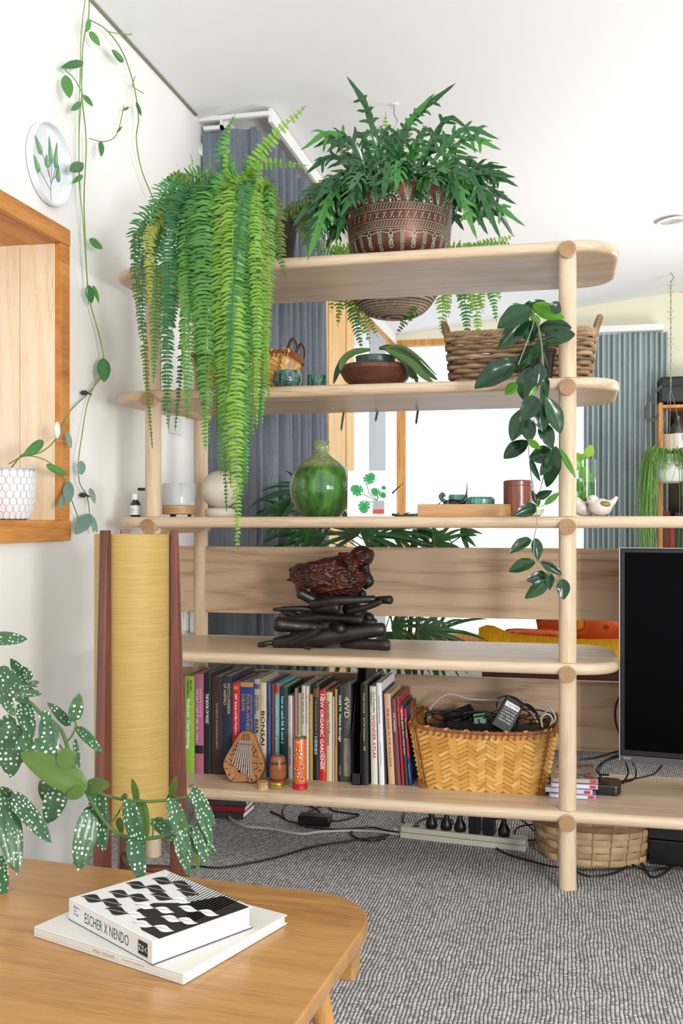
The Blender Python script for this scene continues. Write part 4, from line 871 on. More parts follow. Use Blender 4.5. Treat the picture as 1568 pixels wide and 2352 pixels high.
book(583.5, 597, 1560, col('putty', '#aaa59a'), 'putty grey beer encyclopedia with tall thin spine', [('THE WORLD\nENCYCLOPEDIA', .16, .36, .5, .75, INK), ('BEER', .41, .56, .5, .6, INK)], bands=[(.9, .95, mat('ink_plum', '#5c4a70', .5))])
book(597.5, 612, 1568, col('cream', '#d9c9a0'), 'cream bonsai book with a small dark tree on its spine', [('BONSAI', .3, .66, .5, .6, INK), ('THE COMPLETE\nBOOK OF', .13, .28, .5, .5, GREYT)], bands=[])
book(612.5, 622, 1569, col('cobalt', '#2c4f94'), 'slim cobalt blue jewellery making book', [('Jewellery Making', .18, .4, .5, .5, INK)], depth=.21)
book(622.5, 630, 1570, col('rust', '#6f3026'), 'thin rust brown book left of the teal plant book')
book(630.5, 642, 1570, col('teal', '#5f9a9e'), 'pale teal indoor plants book with lower-case title', [('complete indoor plants', .12, .72, .5, .5, mat('ink_pale_teal', '#cfe6e4', .5))], bands=[(.9, .99, REDI)], depth=.21)
book(642.5, 661, 1579, col('bottle_green', '#17383a'), 'dark bottle green fishing cookbook', [('how to catch fish & cook it', .1, .62, .4, .4, LBL)], depth=.2)
book(661.5, 672, 1598, col('chalk', '#cfc9c0'), 'chalk white slim book with an author name low on the spine', [('KATRIN CARGILL', .62, .84, .5, .4, INK), ('TRADITIONAL SEWING', .1, .5, .5, .25, GOLD)], depth=.17)
book(672.3, 676, 1598, col('salmon', '#b05a68'), 'very thin salmon booklet left of the orange tin tube', depth=.16)
book(676.3, 683, 1581, col('marbled', '#8d8472'), 'thin marbled beige book behind the orange tin tube', depth=.19)
book(683.3, 692, 1592, col('tan', '#a8977c'), 'tan paperback behind the orange tin tube', depth=.17)
book(692.3, 702, 1575, col('bone', '#c9c4b4'), 'bone coloured visual arts book with thin grey capitals', [('THE VISUAL ARTS', .07, .4, .5, .4, BRN)], depth=.21)
book(702.3, 709, 1576, col('ivory', '#d8d4cb'), 'thin ivory book between the bone and ochre ones', [('An international guide', .1, .4, .5, .4, INK)], depth=.2)
book(709.3, 718.5, 1595, col('ochre', '#b58f4d'), 'ochre craft book with faded title', [('METAL & ENAMEL', .0 + .04, .5, .5, .5, mat('ink_ochre', '#d0b06f', .5))], depth=.17)
book(719, 733, 1573, col('black_green', '#14201f'), 'black herb book with small picture at the top of its spine', [('THE ILLUSTRATED BOOK of', .15, .52, .5, .22, GREYT), ('HERBS', .54, .73, .5, .45, LBL)], bands=[(.87, .96, BRN)], depth=.2)
book(733.3, 749, 1586, col('scarlet', '#c3222b'), 'scarlet organic gardening book with large white capitals', [('NEW ORGANIC GARDENER', .04, .88, .42, .5, WINK), ('THE', .035, .1, .84, .22, WINK), ('TIM MARSHALL', .7, .9, .84, .2, WINK)], depth=.2)
book(749.5, 763, 1590, col('cream_green', '#cdc795'), 'pale yellow-green wildflower book with blue title', [('Australian Wildflowers', .1, .6, .4, .5, BLU)], depth=.18)
book(763.3, 768, 1600, col('lilac', '#c7aeb5'), 'thin lilac booklet right of the wildflower book', depth=.16)
book(768.3, 775, 1583, col('caramel', '#b08b55'), 'narrow caramel storage book', [('Ideas for STORAGE', .35, .62, .5, .4, BRN)], depth=.18)
book(775.3, 788, 1577, K, 'black home storage guide with white title', [('GUIDE TO', .09, .26, .5, .42, WINK), ('Home Storage', .29, .58, .45, .55, WINK), ('COLLINS', .83, .93, .5, .25, GREYT)], depth=.19)
book(788.3, 806, 1573, col('smoke', '#4b4a46'), 'smoky grey off-road manual with huge pale letters', [('4WD', .12, .34, .5, .7, mat('ink_stone', '#cbbf9d', .5)), ('by', .38, .46, .5, .3, mat('ink_rust', '#b0653a', .5))], bands=[(.06, .45, mat('stone_photo', '#8d887a', .6, var=.3, vscale=60))], depth=.21)
# black magazine file
q0 = pY(807, 1780, YB - .03); q1 = pY(829, 1780, YB - .03); fh = pY(818, 1540, YB - .03).z - S5
mf = thing('magazine_file', 'tall black magazine file with a cut-away front, between the books', 'file', (q0.x, YB - .03, S5 + .0005))
wq = q1.x - q0.x - .001; Mx = Matrix.Rotation(pi / 2, 4, 'Z') @ Matrix.Rotation(pi / 2, 4, 'X')
side = [(0, 0), (.25, 0), (.25, fh), (.1, fh), (0, fh * .42)]
for s_ in (0, wq - .002): MB().prism(side, s_, s_ + .002, Mx).build('side_panel', K, mf, W=False, smooth=False)
MB().bx((0, 0, 0), (wq, .002, fh * .10)).bx((0, .248, 0), (wq, .25, fh)).bx((0, 0, 0), (wq, .25, .002)).build('shell', K, mf, W=False, smooth=False)
MB().bx((.002, .2, .002), (wq - .002, .246, fh * .96)).build('liner', col('liner_grey', '#8e8c90'), mf, W=False, smooth=False)
book(829.5, 846, 1571, K, 'black bound volume with gilt italic spine, right of the magazine file', [('Monash University  •  2nd Year Printmakers  •  1990', .09, .66, .5, .34, mat('ink_gilt', '#c5b877', .4))], lean=2, Y=YB - .025, depth=.26)
book(852.5, 867.5, 1577, col('eggshell', '#d6d2c2'), 'eggshell children’s atlas with big red capitals', [('WONDER ATLAS', .29, .73, .6, .52, REDI), ("The Australian\nChildren's", .05, .27, .5, .7, INK)], lean=4, Y=YB - .01, depth=.22)
book(871, 883, 1569, col('white', '#e4e5e8'), 'tall white school guide with thin blue lettering', [('The Ultimate Guide for School and Home', .12, .4, .5, .3, BLU), ('Sue Lockey and Anna Thomson', .58, .8, .5, .26, INK)], lean=7, Y=YB - .01, depth=.24)
book(884, 889.5, 1588, col('aubergine', '#2f2230'), 'thin dark aubergine book with amber cover edge', lean=8, depth=.2)
book(892.5, 907.5, 1594, col('peach', '#cfa57e'), 'peach clothbound storybook leaning to the left', [('THE WIND IN THE WILLOWS', .16, .8, .5, .34, BRN)], lean=11, depth=.2)
book(909, 921, 1606, col('maroon', '#6d3a45'), 'maroon weekend touring guide leaning left', [('4WD WEEKENDS', .16, .38, .5, .42, PNK)], lean=12, depth=.2)
book(922.3, 929.3, 1601, col('crimson', '#a8202c'), 'crimson spined book leaning left beside the maroon guide', [('RED THE AUGUST', .12, .34, .5, .5, GOLD)], lean=13, depth=.22)
book(930.3, 938.3, 1620, col('dark_teal', '#243c3a'), 'dark paperback with red and white title leaning left', [('TEI FOR BOTS', .04, .3, .5, .5, WINK), ('Elton, Mayall, Mayer', .32, .62, .5, .5, WINK)], lean=13, depth=.19, bands=[(.86, .99, REDI)])
book(939.2, 946, 1628, col('navy_red', '#1d3b78'), 'blue and red book nearest the woven cable basket, leaning left', [('ACID AND ALKALINE', .12, .38, .55, .5, YEL), ('Herman Aihara', .72, .9, .5, .4, GREYT)], lean=13, depth=.2, bands=[(.36, .995, REDI)])

# ================================================================ THINGS ON THE LOWEST SHELF
def at_(px, Y, Z): p = pY(px, 1199, Y); return V((p.x, Y, Z))
def lathe_thing(name, label, cat, loc, prof, m, part, n=40, group=None):
    o = thing(name, label, cat, loc, group=group); MB().lathe(prof, n).build(part, m, o, W=False); return o
# thumb piano leaning on the books
kc = at_(556, .058, S5 + .001); kal = thing('thumb_piano', 'pear-shaped wooden thumb piano with burnt markings leaning against the books', 'instrument', kc, rot=(radians(-14), 0, 0))
kw, kh = .135, .152; shape = []
KP = [(0, .30), (.03, .55), (.08, .72), (.16, .88), (.28, 1.0), (.38, .98), (.5, .86), (.62, .72), (.74, .58), (.84, .46), (.92, .36), (.97, .26), (1.0, .12)]
def kprof(y):
    for (a, b), (c, d) in zip(KP, KP[1:]):
        if y <= c + 1e-9: return kw / 2 * (b + (d - b) * (y - a) / (c - a))
    return kw / 2 * .12
for k in range(40):
    a = 2 * pi * k / 40 - pi / 2; y = (sin(a) + 1) / 2; r_ = 0; shape.append((math.copysign(1, cos(a)) * kprof(y), y * kh - (.006 if abs(cos(a)) > .15 and y < .1 else 0) + .006))
MXZ = Matrix.Rotation(pi / 2, 4, 'X')
KAL = wood('thumb_piano_wood', '#c08a58', '#a86f42', '#835430', 'Z', 2, rough=.5)
MB().prism(shape, 0, .03, MXZ @ Matrix.Translation((0, 0, -.03))).build('sound_box', KAL, kal, W=False, bevel=.006, seg=3, ang=50)
BURN = mat('burnt_mark', '#2a1a14', .7); KF = lambda a, b: V((a, -.0004 - .0, b)); KO = lambda a, b: V((a, -.0006, b))
m = MB()
for k in range(40):
    if k % 2 == 0 and shape[k][1] < .07: x, z = shape[k]; m.rib([(x * .92, z + .004), (x * .80, z + (.012 if z < .02 else .003))], .0028, KO)
for (a, b) in (((-.048, .07), (-.026, .058)), ((-.047, .082), (-.028, .088)), ((-.04, .1), (-.022, .097)), ((-.034, .112), (-.016, .110)), ((.047, .06), (.026, .064)), ((.046, .08), (.028, .085)), ((.04, .1), (.028, .09)), ((.03, .115), (.024, .1)), ((.036, .108), (.03, .09)), ((-.05, .055), (-.03, .05)), ((-.038, .092), (-.03, .104)), ((.05, .05), (.03, .04))):
    m.rib([a, b], .0022, KO)
for x in (-.008, -.003, .003, .008): m.rib([(x, .15), (x * 1.6, .128)], .0018, KO)
m.build('burnt_decoration', BURN, kal, W=False, smooth=False, fix=False)['kind'] = 'stuff'
for x, z in ((.002, .052), (-.012, .035), (.012, .035)): m = MB(); m.disc((x, z), .0042, .0042, 0, KO, 16); m.build('sound_hole', mat('hole_black', '#080606', .9), kal, W=False, smooth=False, fix=False)
for k in range(9):
    x0 = -.016 + k * .0042; x1 = -.034 + k * .0078; z1 = (.058, .05, .045, .04, .034, .03, .028, .022, .02)[k]
    MB().tube([(x0, -.006, .128), (x0 + (x1 - x0) * .2, -.0065, .115), (x1, -.009, z1)], [.0012, .0012, .002], 6, flat=.5).build('tine', CHROME, kal, W=False)
MB().tube([(-.022, -.007, .118), (.024, -.007, .118)], .0018, 8).build('bridge', CHROME, kal, W=False)
# barrel, small boxes, kaleidoscope
CW = wood('turned_wood', '#a8683a', '#8b4f2a', '#663619', 'Z', 3, rough=.28, coat=.3)
bc = at_(638, .062, S5); br_ = thing('barrel_box', 'small turned wooden barrel-shaped box on the lowest shelf beside the thumb piano', 'box', bc)
MB().lathe([(.018, 0), (.021, .004), (.0255, .03), (.0262, .046), (.0255, .06), (.0215, .086), (.018, .091), (.0, .0915)], 40).build('body', CW, br_, W=False)
for z in (.02, .023, .048, .068, .071, .074): MB().lathe([(.0238 + .0022 * sin(pi * z / .092), z), (.0247 + .0018 * sin(pi * z / .092), z + .0005), (.0238 + .0022 * sin(pi * z / .092), z + .001)], 40).build('turned_ring', mat('dark_ring', '#40210f', .4), br_, W=False)
rb_ = lathe_thing('round_box', 'tiny round straw-lidded box with a red and white label', 'box', at_(603, .018, S5), [(.0165, 0), (.0165, .012), (.0, .012)], mat('label_cream', '#cdb996', .6), 'body')
MB().lathe([(.0172, .011), (.0175, .02), (.016, .0215), (.015, .020), (0, .020)], 40).build('lid', mat('straw', '#b58a52', .6, var=.25, vscale=200), rb_, W=False)
for k in range(10): a = -pi / 2 + (k - 4.5) * .2; MB().box((cos(a) * .0167, sin(a) * .0167, .006), (.0008, .0022, .006), None).build('red_mark', REDI, rb_, W=False, smooth=False) if k % 3 else None
ob = thing('oval_tin', 'tiny oval yellow hinged tin beside the round straw box', 'tin', at_(634, .024, S5))
BR = mat('brass_yellow', '#b59a3c', .3, metal=.5)
MB().lathe([(.018, .001), (.0195, .003), (.0195, .011), (0, .011)], 36, sy=.6).build('body', BR, ob, W=False); MB().lathe([(.0195, .0125), (.0195, .014), (.016, .019), (0, .020)], 36, sy=.6).build('lid', BR, ob, W=False); MB().lathe([(.019, .011), (.019, .0125)], 36, sy=.6).build('rim_shadow', mat('dark_gap', '#2b2415', .6), ob, W=False)
kd = at_(689, .045, S5); ka = thing('kaleidoscope', 'orange tin kaleidoscope tube printed with bright flowers, on a red base', 'toy', kd)
MB().lathe([(.0195, .016), (.0195, .152), (.0188, .1535)], 48).build('tube', mat('orange_tin', '#d9692a', .25, coat=.4), ka, W=False)
MB().lathe([(.0232, 0), (.0235, .004), (.0228, .006), (.0232, .016), (.021, .018), (.0, .018)], 48).build('base_cap', mat('red_plastic', '#b9182e', .3, coat=.3), ka, W=False)
MB().lathe([(.0204, .151), (.0204, .156), (.016, .157), (.015, .154), (0, .154)], 48).build('eyepiece_rim', mat('tin_rim', '#9a8a64', .35, metal=.8), ka, W=False)
PC = [mat('petal_white', '#f2f0ea', .4), mat('petal_blue', '#3f8fc0', .4), mat('petal_yellow', '#f0c82c', .4), mat('petal_red', '#b01c30', .4)]
KAf = lambda o_: (lambda a, z: V((sin(a / .0195) * (.0197 + o_), -cos(a / .0195) * (.0197 + o_), z)))
for (a0, z0, sc) in ((-.004, .108, 1), (-.010, .05, 1), (.011, .07, .55), (.011, .032, .55), (.045, .1, 1), (.05, .045, 1), (.03, .128, .5), (-.034, .085, .7), (-.04, .035, .7)):
    m = MB()
    for q in range(14): an = 2 * pi * q / 14; m.m = (0, 1, 2, 3)[q % 4]; m.disc((a0 + cos(an) * .0115 * sc, z0 + sin(an) * .0125 * sc), .0035 * sc, .0022 * sc, an, KAf(0), 10)
    m.m = 3; m.disc((a0, z0), .0085 * sc, .009 * sc, 0, KAf(.0002), 16); m.m = 2
    for q in range(9): m.disc((a0 + cos(q * 2.4) * .0022 * sqrt(q) * sc, z0 + sin(q * 2.4) * .0022 * sqrt(q) * sc), .0008 * sc, .0008 * sc, 0, KAf(.0004), 6)
    m.build('printed_flower', PC, ka, W=False, smooth=False, fix=False)
text('HELIX', ka, frame(V((0, -.0199, .143)), V((1, 0, 0)), V((0, 0, 1)), V((0, -1, 0))), .012, .0035, WINK)

# ---------------- herringbone bamboo baskets
BAM = [mat('bamboo_a', '#cf9a4c', .4, var=.12, vscale=30), mat('bamboo_b', '#c08940', .4, var=.12, vscale=30), mat('bamboo_c', '#dcae62', .4, var=.12, vscale=30)]
RIMM = mat('rattan_binding', '#8a4f26', .5, var=.3, vscale=50)
def bamboo_basket(label, loc, bw, bd, tw, td, h, nc, nr, name='woven_basket', singles=True, rise=.015):
    o = thing(name, label, 'basket', loc)
    def P(u, v, f):   # u along the face, v up
        w_ = bw + (tw - bw) * v; d_ = bd + (td - bd) * v; z = h * v + rise * v * (abs(2 * u - 1) ** 2 if f in (0, 2) else 1)
        r = (abs(2 * u - 1)) ** 5 * .02
        return {0: V(((u - .5) * w_, -d_ / 2 + r, z)), 1: V((w_ / 2 - r, (u - .5) * d_, z)), 2: V(((.5 - u) * w_, d_ / 2 - r, z)), 3: V((-w_ / 2 + r, (.5 - u) * d_, z))}[f]
    units = []
    for m_ in BAM: 
        mb = MB(); mb.box((0, 0, 0), (1, 1, 1)); q = mb.build('s', m_, None, smooth=False, W=False, bevel=0); units.append(q.data); bpy.data.objects.remove(q)
    st_ = MB()
    for f in (0, 1, 2, 3):
        n = nc if f in (0, 2) else max(3, int(nc * bd / bw)); 
        MB().grid(lambda u, v: P(u, v, f) - V((0, 0, 0)) + (P(.5, .5, (f + 2) % 4) - P(.5, .5, f)).normalized() * .003, 24, 8).build('inner_wall', BAM[1], o, W=False, fix=False)
        for i in range(n):
            for j in range(nr + 1):
                u = (i + .5) / n; v = (j + .3) / (nr + .6)
                e = 1e-3; c_ = P(u, min(.99, v), f); du = (P(u + e, min(.99, v), f) - P(u - e, min(.99, v), f)) / (2 * e); dv = (P(u, min(.99, v) + e, f) - P(u, min(.99, v) - e, f)) / (2 * e)
                cw = du.length / n; ax = du.normalized(); ay = dv.normalized(); nn = ax.cross(ay).normalized(); ay = nn.cross(ax)
                sg = 1 if i % 2 else -1; d_ = (ax + ay * sg * .62 + nn * .05 * (1 if j % 2 else -1)).normalized(); pp_ = nn.cross(d_).normalized()
                L_ = cw * 1.28; W_ = h / nr * .9; t_ = .0014
                c_ = c_ + nn * (.0008 + random.uniform(-.0003, .0008))
                Mm = frame(c_, d_ * L_, pp_ * W_ * .86, d_.cross(pp_) * t_)
                if singles and f == 0: inst('bamboo_strip', units[random.choice((0, 0, 1, 2))], o, MW[o.name] @ Mm)
                else: st_.m = random.choice((0, 1, 2)); st_.box((0, 0, 0), (1, 1, 1), Mm)
    so = st_.build('side_weave', BAM, o, W=False, smooth=False); so['kind'] = 'stuff'
    ring = [P(k / 24, 1, f) for f in (0, 1, 2, 3) for k in range(24)]
    MB().tube(ring, .006, 8, closed=True, flat=.7).build('rim', RIMM, o, W=False)
    wr = MB(); N = len(ring)
    for k in range(N):
        a, b = ring[k], ring[(k + 1) % N]; c_ = (a + b) / 2; t = (b - a).normalized(); out = t.cross(V((0, 0, 1))).normalized()
        wr.tube([c_ - t * .004 + out * .006 - V((0, 0, .018)), c_ + out * .0085 - V((0, 0, .006)), c_ + t * .004 + out * .004 + V((0, 0, .0065)), c_ + t * .004 - out * .007], .0022, 5)
    wr.build('rim_binding', RIMM, o, W=False)['kind'] = 'stuff'
    MB().bx((-bw / 2 + .01, -bd / 2 + .01, 0), (bw / 2 - .01, bd / 2 - .01, .004)).build('base', BAM[1], o, W=False, smooth=False)
    for sx in (-1, 1):
        ft = MB()
        for q in range(9): ft.tube([V((sx * (bw / 2 - .026 + .003 * q), -bd / 2 + .001, .0015)), V((sx * (bw / 2 - .010 + .0015 * q), -bd / 2 - .003, .008 + .002 * q)), V((sx * (bw / 2 + .001), -bd / 2 + .004 + .003 * q, .010 + .0015 * q))], .0025, 5)
        ft.build('corner_binding', RIMM, o, W=False)['kind'] = 'stuff'
    return o, P
b0 = pY(1120, 1199, .235)
cb, cP = bamboo_basket('golden herringbone bamboo basket full of cables on the lowest shelf', (b0.x - .01, .245, S5 + .0005), .375, .235, .44, .275, .178, 15, 13)
hd = [V((-.222, -.03, .185)), V((-.226, -.028, .22)), V((-.228, .0, .245)), V((-.226, .028, .22)), V((-.222, .03, .185))]
MB().tube(bez(hd, 6), .006, 8, flat=.6).build('handle', RIMM, cb, W=False)
b1 = pY(568, 1199, .26)
sb, sP = bamboo_basket('golden bamboo basket with brown looped handles behind the fern, second shelf', (b1.x, .27, S2 + .0005), .285, .18, .33, .215, .135, 12, 8, rise=.004)
for (xx, yy) in ((.155, -.04), (.155, .06)):
    MB().tube(bez([V((xx - .012, yy, .125)), V((xx - .002, yy - .01, .165)), V((xx + .01, yy, .188)), V((xx + .018, yy + .012, .165)), V((xx + .012, yy + .016, .125))], 6), .0055, 8, flat=.6).build('handle', mat('dark_leather', '#4a2a1a', .5), sb, W=False)
tt = MB(); [tt.tube(bez([V((.155 + .003 * q, -.05, .13)), V((.158 + .002 * q, -.075, .09)), V((.153 + .003 * q, -.07, .045))], 5), .0022, 5) for q in range(5)]; tt.build('tassel', mat('pale_raffia', '#c9b096', .7), sb, W=False)['kind'] = 'stuff'

# ---------------- cable basket contents
CBZ = S5 + .15
def cbx(px, py, Y): return pY(px, py, Y)
def cable(name, label, pts, r, m, root=None, cat='cable', group=None, n=6):
    mb = MB(); mb.tube(bez(pts, n), r, 7); o = mb.build(name, m, root)
    if root is None: tag(o, label, cat, group)
    return o
ad = thing('power_adapter', 'black laptop power brick with white spec label, propped in the cable basket', 'adapter', tuple(cbx(1166, 1642, .2)), rot=(radians(70), radians(28), radians(0)))
MB().box((0, 0, 0), (.062, .105, .024)).build('body', BLACK, ad, W=False, bevel=.003)
MB().box((-.0, -.0, .0122), (.048, .07, .0004)).build('label_sheet', mat('label_black', '#19191b', .4), ad, W=False, smooth=False); MB().box((0, .028, .0126), (.046, .016, .0004)).build('label_strip', WHITE, ad, W=False, smooth=False)
for k, s_ in enumerate(('DC OUTPUT 19.5V 4.62A', 'AC ADAPTER  MODEL', 'CE  UL  LISTED  N136', 'LEVEL V   EFFICIENCY', 'MADE IN CHINA')): text(s_, ad, Matrix.Translation((0, .014 - k * .0095, .0126)), .042, .005, WINK)
text('AC Adapter  100-240V', ad, Matrix.Translation((0, .028, .013)), .038, .006, INK)
gb = thing('small_box', 'green-faced small electronic box among the cables', 'box', tuple(cbx(1102, 1655, .22)), rot=(radians(66), radians(-8), .1))
MB().box((0, 0, 0), (.04, .045, .012)).build('case', RUB, gb, W=False, bevel=.002); MB().box((0, 0, .0062), (.036, .04, .0006)).build('face', mat('muted_green', '#5f8f78', .5), gb, W=False, smooth=False)
g3 = thing('power_adapter', 'dark grey adapter lying behind the green box in the cable basket', 'adapter', tuple(cbx(1058, 1645, .28)), rot=(radians(30), radians(-20), .3))
MB().box((0, 0, 0), (.09, .05, .03)).build('body', RUB, g3, W=False, bevel=.004)
cable('white_cable', 'thick pale grey cable arching over the back of the cable basket', [cbx(985, 1650, .28), cbx(993, 1620, .3), cbx(1030, 1594, .31), cbx(1080, 1606, .31), cbx(1130, 1608, .3), cbx(1175, 1612, .28), cbx(1215, 1632, .26), cbx(1235, 1660, .24)], .0032, GREY)
cable('white_cable', 'pale looped cable at the right of the cable basket', [cbx(1245, 1670, .2), cbx(1243, 1648, .2), cbx(1258, 1640, .2), cbx(1268, 1652, .21), cbx(1262, 1668, .22), cbx(1275, 1650, .24), cbx(1262, 1625, .25), cbx(1248, 1640, .26), cbx(1225, 1640, .27)], .003, GREY)
random.seed(11)
for i in range(15):
    x = 985 + 245 * i / 14.5; y = random.uniform(1640, 1664); a = random.uniform(18, 55); ph = random.uniform(0, 6)
    pts = [cbx(min(1262, max(978, x + a * cos(ph + q * .8) * (1 + .2 * q / 8))), min(1672, max(1612 if i % 5 == 0 else 1630, y + a * .35 * sin(ph + q * .8))), .2 + .09 * (.5 + .5 * sin(q + ph))) for q in range(9)]
    cable('black_cable', 'tangled thin black cable in the cable basket', pts, random.choice((.0018, .0024)), RUB, group='tangled black cables in the basket') if 0 else cable('black_cable', ('thin', 'thick')[i % 2] + ' tangled black cable coiled at the ' + ('far left', 'left', 'mid left', 'middle', 'mid right', 'right')[min(5, int((x - 985) / 41))] + (' back', ' front', ' centre')[i % 3] + ' of the basket', pts, random.choice((.0018, .0024)), RUB, group='tangled black cables in the basket')
lump = MB(); lump.ell((0, 0, 0), (.195, .11, .04)); tag(lump.build('cable_heap', RUB), 'dense dark heap of coiled leads filling the cable basket', 'cables', kind='stuff').location = (b0.x - .01, .245, S5 + .15)
cable('black_cable', 'black lead looping high behind the big power brick in the basket', [cbx(1140, 1625, .3), cbx(1145, 1603, .31), cbx(1175, 1600, .31), cbx(1200, 1615, .3), cbx(1225, 1635, .28), cbx(1240, 1660, .25)], .0024, RUB)
cable('black_cable', 'thick black lead plugged into the big power brick', [cbx(1193, 1625, .2), cbx(1210, 1618, .22), cbx(1230, 1635, .24), cbx(1240, 1665, .24)], .0038, RUB)

# ---------------- DVDs, set-top box, television and leads
MULTI = []
d0 = at_(1315, .14, S5)
for k, (c_, w_, lab) in enumerate((('#8f8fae', .135, 'clear-spined disc case at the bottom of the stack by the post'), ('#b9bcd0', .135, 'pale disc case in the middle of the stack by the post'), ('#a9a4b8', .135, 'disc case with red corner, second from the top of the stack'), ('#8c7f78', .135, 'topmost disc case with a colourful crowded cover'))):
    o = thing('disc_case', lab, 'case', (d0.x + (-.004, -.008, .002, .0)[k], d0.y + .06, S5 + .0005 + k * .0155), rz=(.03, -.04, .02, .05)[k])
    MB().box((0, 0, .007), (w_, .19, .014)).build('case', mat('case_%d' % k, c_, .2, coat=.5), o, W=False, smooth=False, bevel=.001)
    MB().box((0, -.0952, .0070), (w_ - .01, .0006, .009)).build('spine_insert', mat('insert_%d' % k, ('#d7d7df', '#c9cbe0', '#d9d9e4', '#b9a9a0')[k], .4), o, W=False, smooth=False)
    MB().box((w_ / 2 - .015, -.0954, .0070), (.018, .0008, .008)).build('corner_mark', REDI, o, W=False, smooth=False)
random.seed(5); cols = [mat('art_%d' % k, c_, .3) for k, c_ in enumerate(('#7a5a3a', '#4f6a44', '#a33a30', '#c2b49a', '#3c3f55', '#b98a4a'))]
for k in range(16): m = MB(); m.disc((random.uniform(-.055, .055), random.uniform(-.085, .085)), random.uniform(.008, .02), random.uniform(.006, .014), random.uniform(0, 3), lambda a, b: V((a, b, .0142 + k * .00005)), 9); m.build('cover_art_patch', cols[k % 6], o, W=False, smooth=False, fix=False)
sbx = thing('media_box', 'small glossy black rounded box with thick leads, left of the television', 'box', at_(1388, .20, S5 + .0005), rz=-.05)
MB().prism(rrect(-.048, .048, -.045, .05, .02, 6), .004, .034).build('case', mat('gloss_black', '#0b0b0d', .12, coat=.5), sbx, W=False, bevel=.006, seg=3); MB().box((0, 0, .002), (.07, .07, .004)).build('foot', RUB, sbx, W=False, smooth=False)
text('SONY', sbx, frame(V((-.028, -.0453, .020)), V((1, 0, 0)), V((0, 0, 1)), V((0, -1, 0))), .018, .004, GREYT)
ta = radians(-7); tp_ = pY(1424, 1199, .15)
tv = thing('television', 'large flat black television at the right edge, standing on the lowest shelf', 'television', (tp_.x, .16, .327), ta)
MB().bx((0, 0, .02), (1.1, .03, .626)).bx((.1, .03, .1), (1.0, .06, .5)).build('casing', mat('tv_casing', '#0c0c0e', .3), tv, W=False, smooth=False, bevel=.002)
MB().bx((.013, -.0012, .036), (1.087, .0, .614)).build('screen', mat('tv_screen', '#030304', .2, spec=.04), tv, W=False, smooth=False)
MB().bx((-.003, -.001, .004), (0, .025, .627)).bx((-.003, -.001, .6262), (1.103, .025, .6282)).build('silver_edge', mat('silver_trim', '#b4b6ba', .3, metal=.8), tv, W=False, smooth=False)
MB().bx((0, -.001, .0), (1.1, .022, .0195)).build('lower_bezel', mat('smoked_bezel', '#4a4a4e', .2, coat=.4), tv, W=False, smooth=False); MB().box((.02, -.0015, .012), (.02, .001, .006)).build('logo_badge', CHROME, tv, W=False, smooth=False)
for x in (.3, .8): MB().tube([(x, .02, .02), (x - .05, -.08, -.098)], .008, 8).tube([(x, .02, .02), (x + .05, .14, -.098)], .008, 8).build('stand_leg', BLACK, tv, W=False)
def sh(px, py, Y): return pY(px, py, Y)
for i, (pts, r_) in enumerate((([sh(1398, 1780, .26), sh(1375, 1776, .27), sh(1388, 1750, .28), sh(1420, 1738, .28), sh(1450, 1735, .26)], .0034), ([sh(1380, 1785, .27), sh(1370, 1765, .28), sh(1400, 1742, .3), sh(1440, 1728, .3)], .003), ([sh(1330, 1745, .33), sh(1370, 1740, .34), sh(1410, 1728, .34), sh(1450, 1722, .3)], .0034),
    ([sh(1425, 1795, .22), sh(1460, 1788, .2), sh(1500, 1778, .2), sh(1518, 1760, .2), sh(1520, 1745, .2)], .0028), ([sh(1430, 1800, .24), sh(1442, 1775, .22), sh(1436, 1752, .2)], .0026), ([sh(1425, 1798, .22), sh(1455, 1790, .21), sh(1460, 1768, .2), sh(1452, 1750, .2)], .0026), ([sh(1425, 1595, .2), sh(1413, 1625, .22), sh(1414, 1660, .24), sh(1424, 1690, .22)], .0035))):
    cable('black_cable', ('black lead curving out behind the small media box', 'second black lead rising behind the media box', 'black lead running flat along the back of the shelf', 'black lead arching down from the television’s lower edge', 'short black lead hanging below the television corner', 'black lead looped under the television bezel', 'black lead bulging from behind the television’s left edge')[i], pts, r_, RUB)

# ================================================================ CARVED BIRD ON LOGS (S4)
random.seed(3)
def carved():
    t = NT('carved_mahogany'); vo = t.add('ShaderNodeTexVoronoi', i_Scale=62, i_Randomness=.9, feature='SMOOTH_F1'); t.l(t.coord((1, 1, 2.1), rot=(0, .5, 0)), vo.inputs['Vector'])
    f = t.noise(t.coord(), 18, 4); r = t.ramp(f, [(.3, '#24100d'), (.55, '#4a2018'), (.8, '#6d3322')]); t.l(r.outputs[0], t.b.inputs['Base Color']); t.b.inputs['Roughness'].default_value = .36
    t.l(t.bump(vo.outputs['Distance'], 1.0, .012), t.b.inputs['Normal']); return t.m
CARV = carved()
LOGM = mat('charred_log', '#1f1916', .45, var=.5, vscale=25, bump=.35, bscale=45, coat=.12)
bq = at_(752, .2, S4); bird = thing('carved_bird', 'dark carved wooden bird nesting on a pile of charred-looking logs, fourth shelf', 'sculpture', bq)
def cb_(px, py, Y=.2): return pY(px, py, Y)
def blob(name, ells, m, vox=.004, root=bird, smooth=8):
    mb = MB()
    for (px, py, rx, ry, rz, rot, Y) in ells: mb.ell(cb_(px, py, Y), (rx, ry, rz), Matrix.Rotation(rot, 3, 'Y'), 20, 14)
    o = mb.build(name, m, root); r_ = o.modifiers.new('fuse', 'REMESH'); r_.mode = 'VOXEL'; r_.voxel_size = vox; r_.use_smooth_shade = True
    s_ = o.modifiers.new('soften', 'SMOOTH'); s_.iterations = smooth; return o
